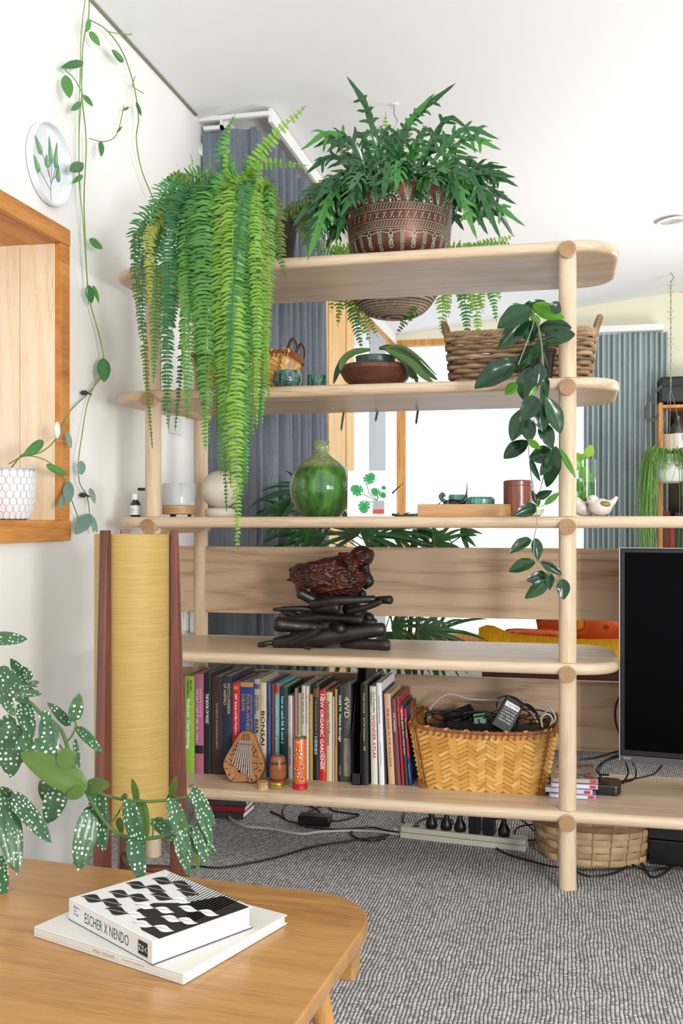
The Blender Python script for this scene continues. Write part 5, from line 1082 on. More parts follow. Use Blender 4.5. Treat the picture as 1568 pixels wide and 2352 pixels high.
def loft(name, pts, rs, Ys, m, flat=1, n=28, sm=10):
    P_ = bez([cb_(x, y, Y) for (x, y), Y in zip(pts, Ys)], 8); k_ = len(P_); rr = []
    for k in range(k_): f = k / (k_ - 1) * (len(rs) - 1); i = min(len(rs) - 2, int(f)); g = f - i; g = g * g * (3 - 2 * g); rr.append(rs[i] + (rs[i + 1] - rs[i]) * g)
    return MB().tube(P_, rr, n, flat=flat, up=(0, 0, 1)).build(name, m, bird, ang=180)
loft('body', [(664, 1308), (680, 1316), (712, 1326), (752, 1328), (790, 1324), (815, 1312), (832, 1298), (838, 1292)], [.004, .032, .052, .066, .070, .058, .036, .004], [.2] * 8, CARV, 1.05)
loft('head', [(806, 1292), (818, 1284), (830, 1280), (843, 1284), (852, 1292)], [.012, .030, .037, .032, .006], [.19, .18, .165, .155, .15], CARV)
loft('beak', [(838, 1300), (842, 1312), (838, 1322)], [.014, .009, .001], [.145, .145, .15], LOGM, 1, 10)
loft('neck_ruff', [(778, 1272), (800, 1284), (812, 1300), (816, 1318)], [.006, .020, .022, .004], [.16, .135, .13, .14], CARV, .6)
for ps, Y0 in (([(668, 1304), (686, 1312), (712, 1320), (745, 1316), (772, 1296), (784, 1276)], .128), ([(690, 1345), (715, 1342), (748, 1332), (770, 1312)], .124)):
    loft('wing', ps, [.003, .026, .040, .034, .018, .003] if Y0 > .126 else [.002, .010, .014, .003], [Y0 + .03, Y0 + .01, Y0, Y0, Y0 + .01, Y0 + .03][:len(ps)], CARV, .32)
loft('wing', [(700, 1310), (740, 1318), (790, 1320), (830, 1340)], [.003, .03, .03, .004], [.25, .262, .262, .25], CARV, .4)
loft('leg', [(700, 1335), (700, 1352), (712, 1372)], [.03, .030, .02], [.19, .17, .17], CARV)
loft('flank', [(842, 1318), (846, 1335), (838, 1350)], [.012, .018, .008], [.19, .19, .2], LOGM)
MB().tube([cb_(690, 1325, .2), cb_(672, 1330, .2), cb_(657, 1333, .2)], [.016, .009, .001], 8).build('tail', LOGM, bird)
def log(pts, rs, Ys):
    P_ = [cb_(x, y, Y) for (x, y), Y in zip(pts, Ys)]; q = bez(P_, 6); n = len(q); rr = []; x_ = pts[0][0]
    for k in range(n): f = k / (n - 1) * (len(rs) - 1); i = min(len(rs) - 2, int(f)); rr.append((rs[i] + (rs[i + 1] - rs[i]) * (f - i)) * (1.12 + .06 * sin(k * .9 + x_ * 3)))
    x_ = pts[0][0]; d0 = (q[1] - q[0]).normalized(); d1 = (q[-1] - q[-2]).normalized()
    q = [q[0] - d0 * rr[0] * .45, q[0] - d0 * rr[0] * .3] + q + [q[-1] + d1 * rr[-1] * .3, q[-1] + d1 * rr[-1] * .45]; rr = [rr[0] * .3, rr[0] * .75] + rr + [rr[-1] * .75, rr[-1] * .3]
    MB().tube(q, rr, 14).build('log', LOGM, bird, ang=70)
for a in (([(632, 1478), (750, 1462), (880, 1445)], [.019, .024, .018], (.14, .15, .16)), ([(740, 1478), (820, 1480), (890, 1482)], [.008, .016, .017], (.22, .16, .14)), ([(596, 1483), (616, 1477), (650, 1474)], [.010, .006, .012], (.13, .13, .16)), ([(635, 1433), (700, 1440), (760, 1445)], [.020, .020, .014], (.14, .18, .2)),
          ([(665, 1478), (720, 1455), (735, 1437)], [.008, .009, .006], (.12, .115, .11)), ([(760, 1440), (784, 1445)], [.013, .013], (.2, .11)), ([(640, 1428), (740, 1418), (830, 1424)], [.012, .013, .011], (.2, .18, .14)), ([(628, 1400), (690, 1398), (730, 1402)], [.005, .009, .010], (.14, .16, .18)), ([(720, 1396), (775, 1396)], [.014, .014], (.17, .12)),
          ([(715, 1388), (780, 1380), (860, 1376)], [.013, .013, .010], (.14, .13, .15)), ([(688, 1362), (720, 1378)], [.015, .015], (.13, .15)), ([(850, 1377), (896, 1378)], [.006, .013], (.18, .14)), ([(800, 1404), (840, 1395), (876, 1382)], [.010, .009, .007], (.16, .14, .13)), ([(700, 1470), (700, 1430), (760, 1400)], [.02, .03, .03], (.26, .26, .24)), ([(800, 1460), (830, 1430), (800, 1390)], [.02, .03, .025], (.25, .26, .25)),
          ([(830, 1440), (850, 1415)], [.014, .013], (.2, .18)), ([(700, 1487), (712, 1489)], [.004, .005], (.1, .1)), ([(815, 1372), (835, 1362)], [.016, .012], (.25, .24)), ([(740, 1415), (860, 1432)], [.012, .014], (.22, .18)), ([(760, 1375), (760, 1345)], [.05, .04], (.22, .21)), ([(650, 1400), (760, 1462)], [.012, .018], (.24, .24))): log(*a)
MB().tube([V((bq.x, .24, S4 + .001)), V((bq.x, .24, S4 + .1))], [.09, .05], 12).build('core', LOGM, bird)

# ================================================================ SECOND SHELF
def top_thing(px, Y, Z): return at_(px, Y, Z + .0004)
def glaze(name, base, drip, z0=.4, rough=.2):
    t = NT(name); f = t.noise(t.coord((14, 14, 6)), 2.2, 3, .5, .6); r = t.ramp(f, [(.42, base), (.5, drip), (.56, base), (.62, drip), (.68, base)])
    t.l(r.outputs[0], t.b.inputs['Base Color']); t.b.inputs['Roughness'].default_value = rough; t.b.inputs['Coat Weight'].default_value = .4; return t.m
GT = glaze('dark_green_glaze', '#1f2c2e', '#5b8a7c')
cu = lathe_thing('ceramic_cup', 'rounded dark green glazed ceramic cup beside the bamboo basket', 'cup', top_thing(659, .06, S2), [(.024, 0), (.036, .008), (.044, .026), (.043, .044), (.039, .056), (.036, .056), (.040, .04), (.038, .02), (0, .012)], GT, 'body')
MB().lathe([(.0445, .022), (.0452, .026), (.0445, .03)], 40).build('throwing_ridge', GT, cu, W=False)
lathe_thing('ceramic_cup', 'small straight teal and black glazed cup right of the rounded one', 'cup', top_thing(727, .07, S2), [(.026, 0), (.0295, .004), (.030, .036), (.0285, .042), (.026, .042), (.027, .01), (0, .008)], glaze('teal_black_glaze', '#3d7d6e', '#1c2a2b'), 'body')
bo = top_thing(863, .16, S2)
wb = lathe_thing('wooden_bowl', 'squat dark walnut wooden bowl holding a green pot', 'bowl', bo, [(.05, 0), (.062, .003), (.098, .035), (.113, .062), (.110, .074), (.098, .080), (.094, .078), (.10, .06), (.06, .012), (0, .01)], DARKW, 'body', 56)
dp = lathe_thing('plant_pot', 'low dark green glazed pot sitting in the walnut bowl', 'pot', bo + V((.0, 0, .0125)), [(.05, 0), (.058, .01), (.062, .088), (.064, .094), (.06, .094), (.056, .085), (0, .085)], mat('slate_green_glaze', '#3c5450', .3, coat=.3), 'body')
op = thing('orchid', 'drooping strappy green plant in the walnut bowl on the second shelf', 'plant', bo + V((0, 0, .1)))
OL = leafmat('strap_leaf', '#2f4a22', '#4d6b33', .35, .2); OM = leafmesh('strap', OL, .16, nu=14, droop=.0, fold=.5)
for i, pts in enumerate(([(840, 805), (800, 815), (778, 845), (766, 880)], [(870, 800), (900, 800), (940, 835), (960, 885)], [(880, 800), (930, 810), (975, 850), (1003, 872)], [(880, 800), (920, 795), (960, 820), (1000, 860)], [(890, 805), (930, 830), (945, 860), (960, 870)], [(850, 803), (815, 808), (790, 825), (782, 850)], [(885, 802), (940, 830), (970, 860), (995, 880)])):
    q = bez([cb_(x, y, .17 - .02 * i) for x, y in pts], 6); mb = MB(); n = len(q)
    for k, p in enumerate(q):
        t_ = (q[min(n - 1, k + 1)] - q[max(0, k - 1)]).normalized(); f = k / (n - 1); b_ = t_.cross(V((.2, -1, .3))).normalized(); hw = (.011 if i != 3 else .005) * (sin(pi * min(1, f * .9 + .08)) ** .6 + .02)
        mb.v += [p - b_ * hw, p + V((0, .002, -.003)), p + b_ * hw]
    mb.f = [[3 * k + e, 3 * k + e + 1, 3 * k + e + 4, 3 * k + e + 3] for k in range(n - 1) for e in (0, 1)]; mb.mi = [0] * len(mb.f); mb.build('leaf', OL, op, fix=False, ang=180)
for (x0, y0, x1, y1) in ((790, 948, 783, 990), (868, 945, 862, 968), (960, 946, 955, 975)):
    q = [cb_(x0 + 10, 905, .44), cb_(x0, y0 - 5, .455), cb_(x1, y1, .46)]; MB().tube(bez(q, 6), [.004] * 6 + [.004] * 6 + [.001], 6, flat=.3).build('root_tip', OL, op)
MB().tube([bo + V((0, 0, .1)), bo + V((.02, .1, .11)), cb_(875, 890, .462), cb_(870, 945, .455)], .002, 6).build('trailing_stem', OL, op)
# ---------------- wicker basket
WK = [mat('wicker_a', '#8f7353', .6, var=.3, vscale=25), mat('wicker_b', '#a68a68', .6, var=.3, vscale=25), mat('wicker_c', '#6d5640', .6, var=.3, vscale=25)]
def wicker(label, loc, bw, bd, tw, td, h, rows, stakes, r, amp, flat=1, rc=.05, name='wicker_basket', mats=WK, floorb=True, rz=0):
    o = thing(name, label, 'basket', loc, rz)
    def loop(w_, d_, n):
        pts = rrect(-w_ / 2, w_ / 2, -d_ / 2, d_ / 2, min(rc, d_ / 2.05), 8); L = [0]
        for i in range(len(pts)): a = V(pts[i]); b = V(pts[(i + 1) % len(pts)]); L.append(L[-1] + (b - a).length)
        out = []
        for k in range(n):
            d = L[-1] * k / n; i = max(j for j in range(len(pts)) if L[j] <= d + 1e-9); a = V(pts[i]); b = V(pts[(i + 1) % len(pts)]); t_ = (b - a); f = (d - L[i]) / max(1e-9, t_.length)
            t2 = t_.normalized() if t_.length > 1e-9 else V((1, 0)); out.append((a + t_ * f, V((t2.y, -t2.x))))
        return out
    N = stakes * 6
    for j in range(rows):
        v = (j + .5) / rows; lp = loop(bw + (tw - bw) * v, bd + (td - bd) * v, N)
        pts = [V((p.x + n_.x * amp * sin(pi * k / 6 + pi * j), p.y + n_.y * amp * sin(pi * k / 6 + pi * j), h * v + random.uniform(-.0006, .0006))) for k, (p, n_) in enumerate(lp)]
        MB().tube(pts, r, 6, closed=True, flat=flat, up=(0, 0, 1)).build('woven_strand', mats[random.choice((0, 1, 0, 2))], o, W=False)
    st_ = [loop(bw + (tw - bw) * v, bd + (td - bd) * v, stakes * 6) for v in (0, 1)]
    for k in range(stakes):
        a, b = st_[0][k * 6 + 0][0], st_[1][k * 6 + 0][0]; MB().tube([(a.x, a.y, 0), (b.x, b.y, h + .004)], .0035, 6).build('stake', mats[2], o, W=False)
    lp = loop(tw + .006, td + .006, N)
    for q in (-1, 0, 1): MB().tube([V((p.x + n_.x * .004 * cos(k * .9 + q * 2.1), p.y + n_.y * .004 * cos(k * .9 + q * 2.1), h + .005 + .005 * sin(k * .9 + q * 2.1))) for k, (p, n_) in enumerate(lp)], .0045, 6, closed=True).build('rim_strand', mats[1], o, W=False)
    if floorb: MB().prism(rrect(-bw / 2, bw / 2, -bd / 2, bd / 2, min(rc, bd / 2.1), 8), 0, .005).build('base', mats[2], o, W=False, smooth=False)
    return o
random.seed(21)
wc = (pY(1040, 800, .14) + pY(1348, 800, .14)) / 2
wk = wicker('brown wicker basket with looped end handles, right end of the second shelf', (wc.x, .25, S2 + .0005), .40, .23, .43, .26, .155, 11, 30, .0075, .0085)
for sx in (-1, 1):
    hpz = bez([V((sx * .215, -.07, .14)), V((sx * .225, -.06, .18)), V((sx * .235, -.02, .212)), V((sx * .235, .03, .212)), V((sx * .225, .06, .18)), V((sx * .215, .07, .14))], 7)
    h_ = MB().tube(hpz, .0075, 10).build('handle', WK[1], wk, W=False)
    rm = MB(); [rm.tube([p + V((cos(a) * .0088, 0, 0)) + (hpz[min(len(hpz) - 1, i + 1)] - p).cross(V((1, 0, 0))).normalized() * sin(a) * .0088 for a in [q * pi / 4 for q in range(8)]], .0016, 4, closed=True) for i, p in enumerate(hpz[:-1])]
    rm.build('cane_wrapping', WK[0], h_, W=False)['kind'] = 'stuff'
tb = thing('storage_tub', 'black plastic tub standing inside the wicker basket', 'tub', (wc.x + .05, .27, S2 + .007))
MB().prism(rrect(-.09, .09, -.07, .07, .02, 5), 0, .155).build('body', BLACK, tb, W=False, bevel=.003); MB().prism(rrect(-.094, .094, -.074, .074, .02, 5), .155, .163).build('lid', mat('dark_lid', '#1c1c20', .4), tb, W=False, bevel=.002)

# ================================================================ THIRD SHELF
bt = thing('dropper_bottle', 'small amber bottle with white cap and printed label, left end of the middle shelf', 'bottle', top_thing(311, .05, S3))
MB().lathe([(.015, 0), (.0165, .002), (.0165, .04), (.013, .047), (.009, .05), (.009, .055)], 28).build('glass', mat('amber_glass', '#2a130b', .08, coat=.5), bt, W=False); MB().lathe([(.0112, .054), (.0115, .070), (.0105, .072), (0, .072)], 24).build('cap', WHITE, bt, W=False)
MB().lathe([(.0168, .006), (.0168, .036)], 28).build('paper_label', mat('label_white', '#e4eaec', .5), bt, W=False, fix=False); m = MB()
for k in range(7): m.box((0, 0, .010 + k * .0035), (.0, .0, .0)); 
text('OIL\nBLEND\n10ml', bt, frame(V((-.003, -.0171, .021)), V((1, 0, 0)), V((0, 0, 1)), V((0, -1, 0))), .012, .018, mat('label_ink', '#3f6f86', .5))
bx2 = thing('card_box', 'slim pale grey box standing behind the amber bottle', 'box', top_thing(334, .14, S3), .1)
MB().bx((-.022, -.012, 0), (.022, .012, .085)).build('carton', mat('pale_carton', '#c9cdd1', .5), bx2, W=False, smooth=False, bevel=.001); MB().bx((-.022, -.013, .086), (.002, .012, .094)).build('dark_tab', BLACK, bx2, W=False, smooth=False)
df = thing('aroma_diffuser', 'frosted cylinder aroma diffuser on a light wooden base', 'diffuser', top_thing(410, .13, S3))
MB().lathe([(.05, .008), (.0525, .01), (.0525, .036), (0, .036)], 48).build('wooden_base', wood('diffuser_wood', '#c99f72', '#b88a5c', '#946a42', 'X', 4), df, W=False)
MB().lathe([(.0525, .037), (.0535, .045), (.0535, .102), (.05, .107), (0, .107)], 48).build('frosted_cover', mat('frosted_plastic', '#c9cccd', .25, coat=.3), df, W=False)
for k in range(3): a = 2.1 * k + .5; MB().lathe([(.006, 0), (.006, .008)], 12, (cos(a) * .035, sin(a) * .035, 0)).build('foot', RUB, df, W=False)
ml = thing('globe_lamp', 'pale moon-like globe lamp on a round plaster base, behind the fern tip', 'lamp', top_thing(505, .14, S3))
MB().lathe([(.044, 0), (.048, .004), (.049, .014), (.046, .024), (.035, .029), (0, .029)], 40).build('base', mat('plaster', '#c9c0b3', .7, bump=.2, bscale=60), ml, W=False)
MB().ell((0, 0, .087), (.0605, .0605, .0605), None, 48, 28).build('globe', mat('moon_surface', '#c6bfb0', .6, var=.12, vscale=22, bump=.15, bscale=40), ml, W=False)
def vasem():
    t = NT('green_crackle_glaze'); co = t.coord((1, 1, 1)); sp = t.add('ShaderNodeSeparateXYZ'); t.l(co, sp.inputs[0])
    mr = t.add('ShaderNodeMapRange', i_1=.12, i_2=.2); t.l(sp.outputs[2], mr.inputs[0])
    st_ = t.noise(t.coord((22, 22, 1.2)), 1.5, 2); r = t.ramp(st_, [(.35, '#1f4a1e'), (.6, '#3d7429'), (.8, '#5f8f3c')])
    fl = t.noise(t.coord((1, 1, 1)), 420, 2); r2 = t.ramp(fl, [(.42, '#4c5f33'), (.6, '#a9b384')])
    msk = t.ramp(mr.outputs[0], [(.35, (0, 0, 0, 1)), (.55, (1, 1, 1, 1))]); mx = t.add('ShaderNodeMix', data_type='RGBA'); t.l(msk.outputs[0], mx.inputs[0]); t.l(r.outputs[0], mx.inputs[6]); t.l(r2.outputs[0], mx.inputs[7])
    t.l(mx.outputs[2], t.b.inputs['Base Color']); t.b.inputs['Roughness'].default_value = .07; t.b.inputs['Coat Weight'].default_value = .7; return t.m
gv = lathe_thing('vase', 'large round bottle-green glazed vase with a narrow flared neck', 'vase', top_thing(738, .14, S3),
    [(.052, 0), (.06, .003), (.083, .03), (.098, .065), (.101, .09), (.097, .118), (.084, .146), (.062, .168), (.038, .184), (.024, .195), (.019, .208), (.021, .222), (.027, .232), (.026, .235), (.022, .234), (.015, .215), (.016, .2)], vasem(), 'body', 72)
cdp = top_thing(848, .03, S3); cdd = thing('greeting_card', 'white square card with a painted monstera plant leaning on the green vase', 'card', cdp, rot=(radians(-5), 0, radians(3)))
MB().bx((-.067, 0, 0), (.067, .0012, .137)).build('card', mat('white_card', '#f3f3f6', .6), cdd, W=False, smooth=False)
MB().bx((-.067, .0, 0), (-.0658, .05, .137)).build('card_back_fold', MC['white_card'], cdd, W=False, smooth=False)
GP = [mat('paint_green', '#2f9a55', .6), mat('paint_dark_green', '#1d7040', .6), mat('paint_pot_white', '#9fa2a8', .6), mat('paint_pot_red', '#c9402f', .6)]
cf = lambda d: (lambda a, b: V((a, -.0004 - d, b)))
def monst(cx, cy, R_, rot):
    pts = []
    for k in range(112):
        a = 2 * pi * k / 112; r_ = R_ * (.80 + .12 * cos(a) + .26 * max(0, cos(a)) ** 6); notch = .6 if (k % 13 in (0, 1) and 8 < k < 104) else 1; r_ *= notch
        if 54 <= k <= 58: r_ *= .5
        pts.append((cx + r_ * cos(a + rot), cy + r_ * sin(a + rot) * .95))
    m = MB(); m.add([cf(0)(x, y) for x, y in pts] + [cf(0)(cx, cy)], [(k, (k + 1) % 112, 112) for k in range(112)]); m.m = 1
    m.rib([(cx - cos(rot) * R_ * .3, cy - sin(rot) * R_ * .3), (cx + cos(rot) * R_ * .8, cy + sin(rot) * R_ * .8)], .0012, cf(.0003))
    for sg in (-1, 1):
        for q in (.1, .35, .6): m.rib([(cx + cos(rot) * R_ * (q - .2), cy + sin(rot) * R_ * (q - .2)), (cx + cos(rot + sg * .9) * R_ * .62 + cos(rot) * q * R_ * .3, cy + sin(rot + sg * .9) * R_ * .62 + sin(rot) * q * R_ * .3)], .0009, cf(.0003))
    m.build('painted_leaf', GP[:2], cdd, W=False, smooth=False, fix=False)
for a in ((-.004, .110, .021, .9), (-.034, .076, .022, 2.6), (-.016, .034, .022, -1.6), (.020, .070, .016, 2.4), (.038, .066, .012, -.9), (.040, .086, .008, -.3)): monst(*a)
m = MB(); [m.rib(q, .0018, cf(.0001)) for q in ([(.022, .047), (-.002, .07), (-.01, .1)], [(.022, .047), (-.022, .068)], [(.022, .047), (-.008, .042)], [(.022, .047), (.024, .064)], [(.022, .047), (.034, .078)])]; m.build('painted_stems', GP[1], cdd, W=False, smooth=False, fix=False)
m = MB(); m.m = 0; m.bx((.010, -.0006, .008), (.044, -.0003, .021)); m.m = 1; m.bx((.010, -.0006, .021), (.044, -.0003, .047)); m.build('painted_pot', [GP[3], GP[2]], cdd, W=False, smooth=False)
ty0 = at_(964, .10, S3); ty1 = at_(1176, .10, S3); trr = thing('wooden_tray', 'long shallow oak tray with one rounded end on the middle shelf', 'tray', (ty0.x, .10, S3 + .0005))
tl = ty1.x - ty0.x; outl = rrect(0, tl, -.05, .07, .045, 8, corners=(0, 1, 1, 0)); inn = rrect(.006, tl - .006, -.044, .064, .04, 8, corners=(0, 1, 1, 0))
TW = wood('tray_wood', '#c79a68', '#b3834f', '#8c6137', 'X', 2, rough=.4); nn_ = len(outl); mb = MB()
mb.add([(x, y, 0) for x, y in outl] + [(x, y, .036) for x, y in outl] + [(x, y, .036) for x, y in inn] + [(x, y, .006) for x, y in inn], [tuple(range(nn_))] + [(a * nn_ + k, a * nn_ + (k + 1) % nn_, (a + 1) * nn_ + (k + 1) % nn_, (a + 1) * nn_ + k) for a in range(3) for k in range(nn_)] + [tuple(range(3 * nn_, 4 * nn_))])
mb.build('tray', TW, trr, W=False, bevel=.001, ang=30)
TG = glaze('turquoise_glaze', '#5fa894', '#3f6f63', rough=.25)
o = lathe_thing('ceramic_dish', 'squat turquoise glazed dish in the wooden tray', 'dish', V((at_(1104, .11, S3).x, .11, S3 + .0065)), [(.025, 0), (.038, .006), (.041, .03), (.041, .045), (.035, .052), (.022, .053), (.02, .05), (0, .05)], TG, 'body')
lathe_thing('ceramic_dish', 'smaller turquoise pot behind the glass bird in the tray', 'dish', V((at_(1052, .145, S3).x, .145, S3 + .0065)), [(.02, 0), (.028, .004), (.029, .055), (.027, .06), (.024, .06), (.024, .02), (0, .01)], TG, 'body')
gbp = at_(1040, .085, S3); gb2 = thing('glass_bird', 'clear and dark glass bird ornament with a long upswept tail in the tray', 'ornament', gbp + V((0, 0, .0065)))
GLS = glass('smoky_glass', '#7e9c98', .02, .9); MB().ell((0, 0, .030), (.03, .014, .016)).build('body', GLS, gb2, W=False); MB().tube(bez([(-.02, 0, .036), (-.032, 0, .044), (-.037, 0, .054), (-.031, 0, .06), (-.026, 0, .052)], 6), .006, 10).build('head', GLS, gb2, W=False)
MB().tube(bez([(.02, 0, .032), (.034, 0, .042), (.040, 0, .062), (.0415, 0, .095)], 6), [.010, .0095, .009, .0085, .008, .007, .006, .0055, .005, .0045, .004, .0035, .003, .0025, .002, .0015, .0012, .001, .0008], 10).build('tail', GLS, gb2, W=False); MB().lathe([(.02, 0), (.014, .012), (.01, .02)], 20).build('foot', GLS, gb2, W=False)
jr = lathe_thing('lidded_jar', 'reddish brown wooden lidded jar right of the tray', 'jar', top_thing(1189, .12, S3), [(.040, 0), (.0425, .002), (.0425, .09), (0, .09)], wood('jar_wood', '#8f4c36', '#703828', '#4c2419', 'Z', 4, rough=.3, coat=.3), 'body')
MB().lathe([(.0425, .0908), (.0428, .093), (.0425, .104), (.038, .107), (0, .107)], 40).build('lid', MC['jar_wood'], jr, W=False)
lathe_thing('ceramic_saucer', 'small speckled white bowl half hidden behind the hoya', 'bowl', top_thing(1222, .05, S3), [(.02, 0), (.028, .004), (.034, .02), (.032, .021), (.024, .006), (0, .005)], mat('speckled_white', '#dcd8d0', .3, var=.1, vscale=90), 'body')
gvp = top_thing(1340, .17, S3); gvv = thing('glass_vase', 'clear cylindrical glass of green cuttings in water, right of the post', 'vase', gvp)
MB().lathe([(.036, 0), (.037, .003), (.037, .168), (.0355, .168), (.0355, .006), (0, .005)], 40).build('glass', glass('clear_glass', '#f2faf4', 0, .8), gvv, W=False)
MB().lathe([(0, .0065), (.035, .007), (.035, .10), (0, .10)], 36).build('water', glass('green_water', '#cfe6b8', 0, .3), gvv, W=False)
ct_ = thing('plant_cutting', 'lime green leafy cuttings rooting in the clear glass', 'plant', gvp + V((0, 0, .1)))
CM = leafmat('cutting_leaf', '#6fae2c', '#9fd04a', .3, .45); cl = leafmesh('cut', CM, .6, droop=.15); random.seed(9)
for (x0, y0, x1, y1, wd) in ((1335, 1060, 1322, 1040, 18), (1350, 1050, 1356, 1022, 22), (1335, 1100, 1345, 1070, 24), (1330, 1080, 1322, 1055, 22), (1345, 1110, 1358, 1085, 20), (1330, 1130, 1325, 1100, 22), (1350, 1140, 1345, 1115, 22), (1345, 1050, 1330, 1048, 16), (1332, 1150, 1345, 1130, 20)):
    place_leaf(cl, ct_, pY(x0, y0, .165), pY(x1, y1, .155), wd * 2.95 / FPX / .58, random.uniform(-.4, .4))
for k in range(4): MB().tube(bez([gvp + V((random.uniform(-.02, .02), random.uniform(-.02, .02), .012)), gvp + V((random.uniform(-.02, .02), 0, .08)), gvp + V((random.uniform(-.015, .015), 0, .17))]), .0018, 6).build('stem', mat('cutting_stem', '#5f8f2e', .5), ct_)
SPK = mat('speckled_bird_glaze', '#cfcabf', .25, var=.12, vscale=50, coat=.3); OLV = mat('olive_marking', '#7f7a3a', .4)
for (px, Y, sc, rz, lab) in ((1338, .10, .92, .35, 'speckled white ceramic bird partly hidden by the right post'), (1378, .07, 1, -.1, 'speckled white ceramic bird with tail raised to the right')):
    cbp = top_thing(px, Y, S3); cbo = thing('ceramic_bird', lab, 'ornament', cbp, rz, 'ceramic birds beside the right post')
    mb = MB(); mb.ell((0, 0, .026 * sc), (.034 * sc, .024 * sc, .0255 * sc)).ell((-.022 * sc, 0, .046 * sc), (.018 * sc, .016 * sc, .016 * sc)).tube(bez([(.02 * sc, 0, .03 * sc), (.036 * sc, 0, .042 * sc), (.047 * sc, 0, .056 * sc)], 5), [.014, .013, .012, .011, .010, .009, .008, .007, .006, .0055, .005], 10, flat=.7)
    b_ = mb.build('body', SPK, cbo, W=False); r_ = b_.modifiers.new('fuse', 'REMESH'); r_.mode = 'VOXEL'; r_.voxel_size = .0022; r_.use_smooth_shade = True; s_ = b_.modifiers.new('s', 'SMOOTH'); s_.iterations = 6
    MB().tube([(-.036 * sc, 0, .047 * sc), (-.048 * sc, 0, .045 * sc)], [.0045, .0008], 8).build('beak', mat('dark_beak', '#2c2f3a', .4), cbo, W=False)
    MB().ell((.012 * sc, -.013 * sc, .034 * sc), (.018 * sc, .0115 * sc, .010 * sc)).build('wing', OLV, cbo, W=False); MB().ell((-.028 * sc, -.0135 * sc, .05 * sc), (.0018, .0018, .0018), None, 8, 6).build('eye', INK, cbo, W=False)

# ================================================================ UNDER THE SHELVES
fbp = V((.075, .37, .0005))
random.seed(4); STR = [mat('palm_strip_a', '#ab8c66', .65, var=.25, vscale=20), mat('palm_strip_b', '#bd9f78', .65, var=.25, vscale=20), mat('palm_strip_c', '#8e7150', .65, var=.25, vscale=20)]
fb = wicker('large woven palm-strip basket standing on the carpet under the shelving', fbp, .34, .36, .38, .38, .165, 8, 22, .0105, .004, flat=.25, rc=.16, name='floor_basket', mats=STR)
for i, pts in enumerate(([(-.12, -.1, .15), (-.14, -.05, .19), (-.1, .0, .17), (-.1, -.08, .14)], [(-.14, -.08, .15), (-.16, -.05, .18), (-.12, .03, .185), (-.08, .05, .15)], [(.02, -.1, .15), (.04, -.12, .185), (.1, -.08, .18), (.1, 0, .15)])):
    cable('grey_cable', ('grey coil resting in the left of the floor basket', 'second grey coil in the left of the floor basket', 'dark lead over the front of the floor basket')[i], [fbp + V(q) for q in pts], .004, GREY if i < 2 else RUB)
bb0 = pZ(1490, 1985, 0); bbx = thing('equipment_box', 'black box with a lid on the carpet at the right edge under the shelf', 'box', (bb0.x, bb0.y, .0005), -.1)
MB().bx((0, 0, 0), (.3, .2, .075)).build('body', BLACK, bbx, W=False, smooth=False, bevel=.004); MB().bx((-.004, -.004, .078), (.304, .204, .115)).build('lid', RUB, bbx, W=False, smooth=False, bevel=.004)
q0 = pZ(918, 1925, 0); q1 = pZ(1206, 1958, 0); dl_ = q1 - q0; rz_ = atan2(dl_.y, dl_.x)
ps = thing('power_strip', 'long beige six-way power strip on the carpet under the shelf', 'power strip', (q0.x, q0.y, .0005), rz_); Lp = dl_.length
BEI = mat('beige_plastic', '#c9c3b4', .45)
MB().bx((0, 0, 0), (Lp, .055, .018)).build('lower_body', BEI, ps, W=False, smooth=False, bevel=.003); MB().bx((.001, .002, .0185), (Lp - .001, .053, .036)).build('upper_body', BEI, ps, W=False, smooth=False, bevel=.004)
MB().bx((.04, .018, .036), (.058, .034, .040)).build('switch', BLACK, ps, W=False, smooth=False, bevel=.001)
MB().lathe([(.006, 0), (.0045, .03)], 12, M=Matrix.Translation((0, .027, .018)) @ Matrix.Rotation(-pi / 2, 4, 'Y')).build('cord_grip', BEI, ps, W=False)
cable('power_lead', 'thick beige lead of the power strip running left over the carpet', [pZ(915, 1916, .012), pZ(840, 1908, .006), pZ(740, 1910, .006), pZ(690, 1915, .006), pZ(620, 1903, .006), pZ(565, 1898, .006), pZ(532, 1882, .008), pZ(528, 1872, .01), pZ(545, 1855, .03), pZ(575, 1840, .05)], .0042, GREY)
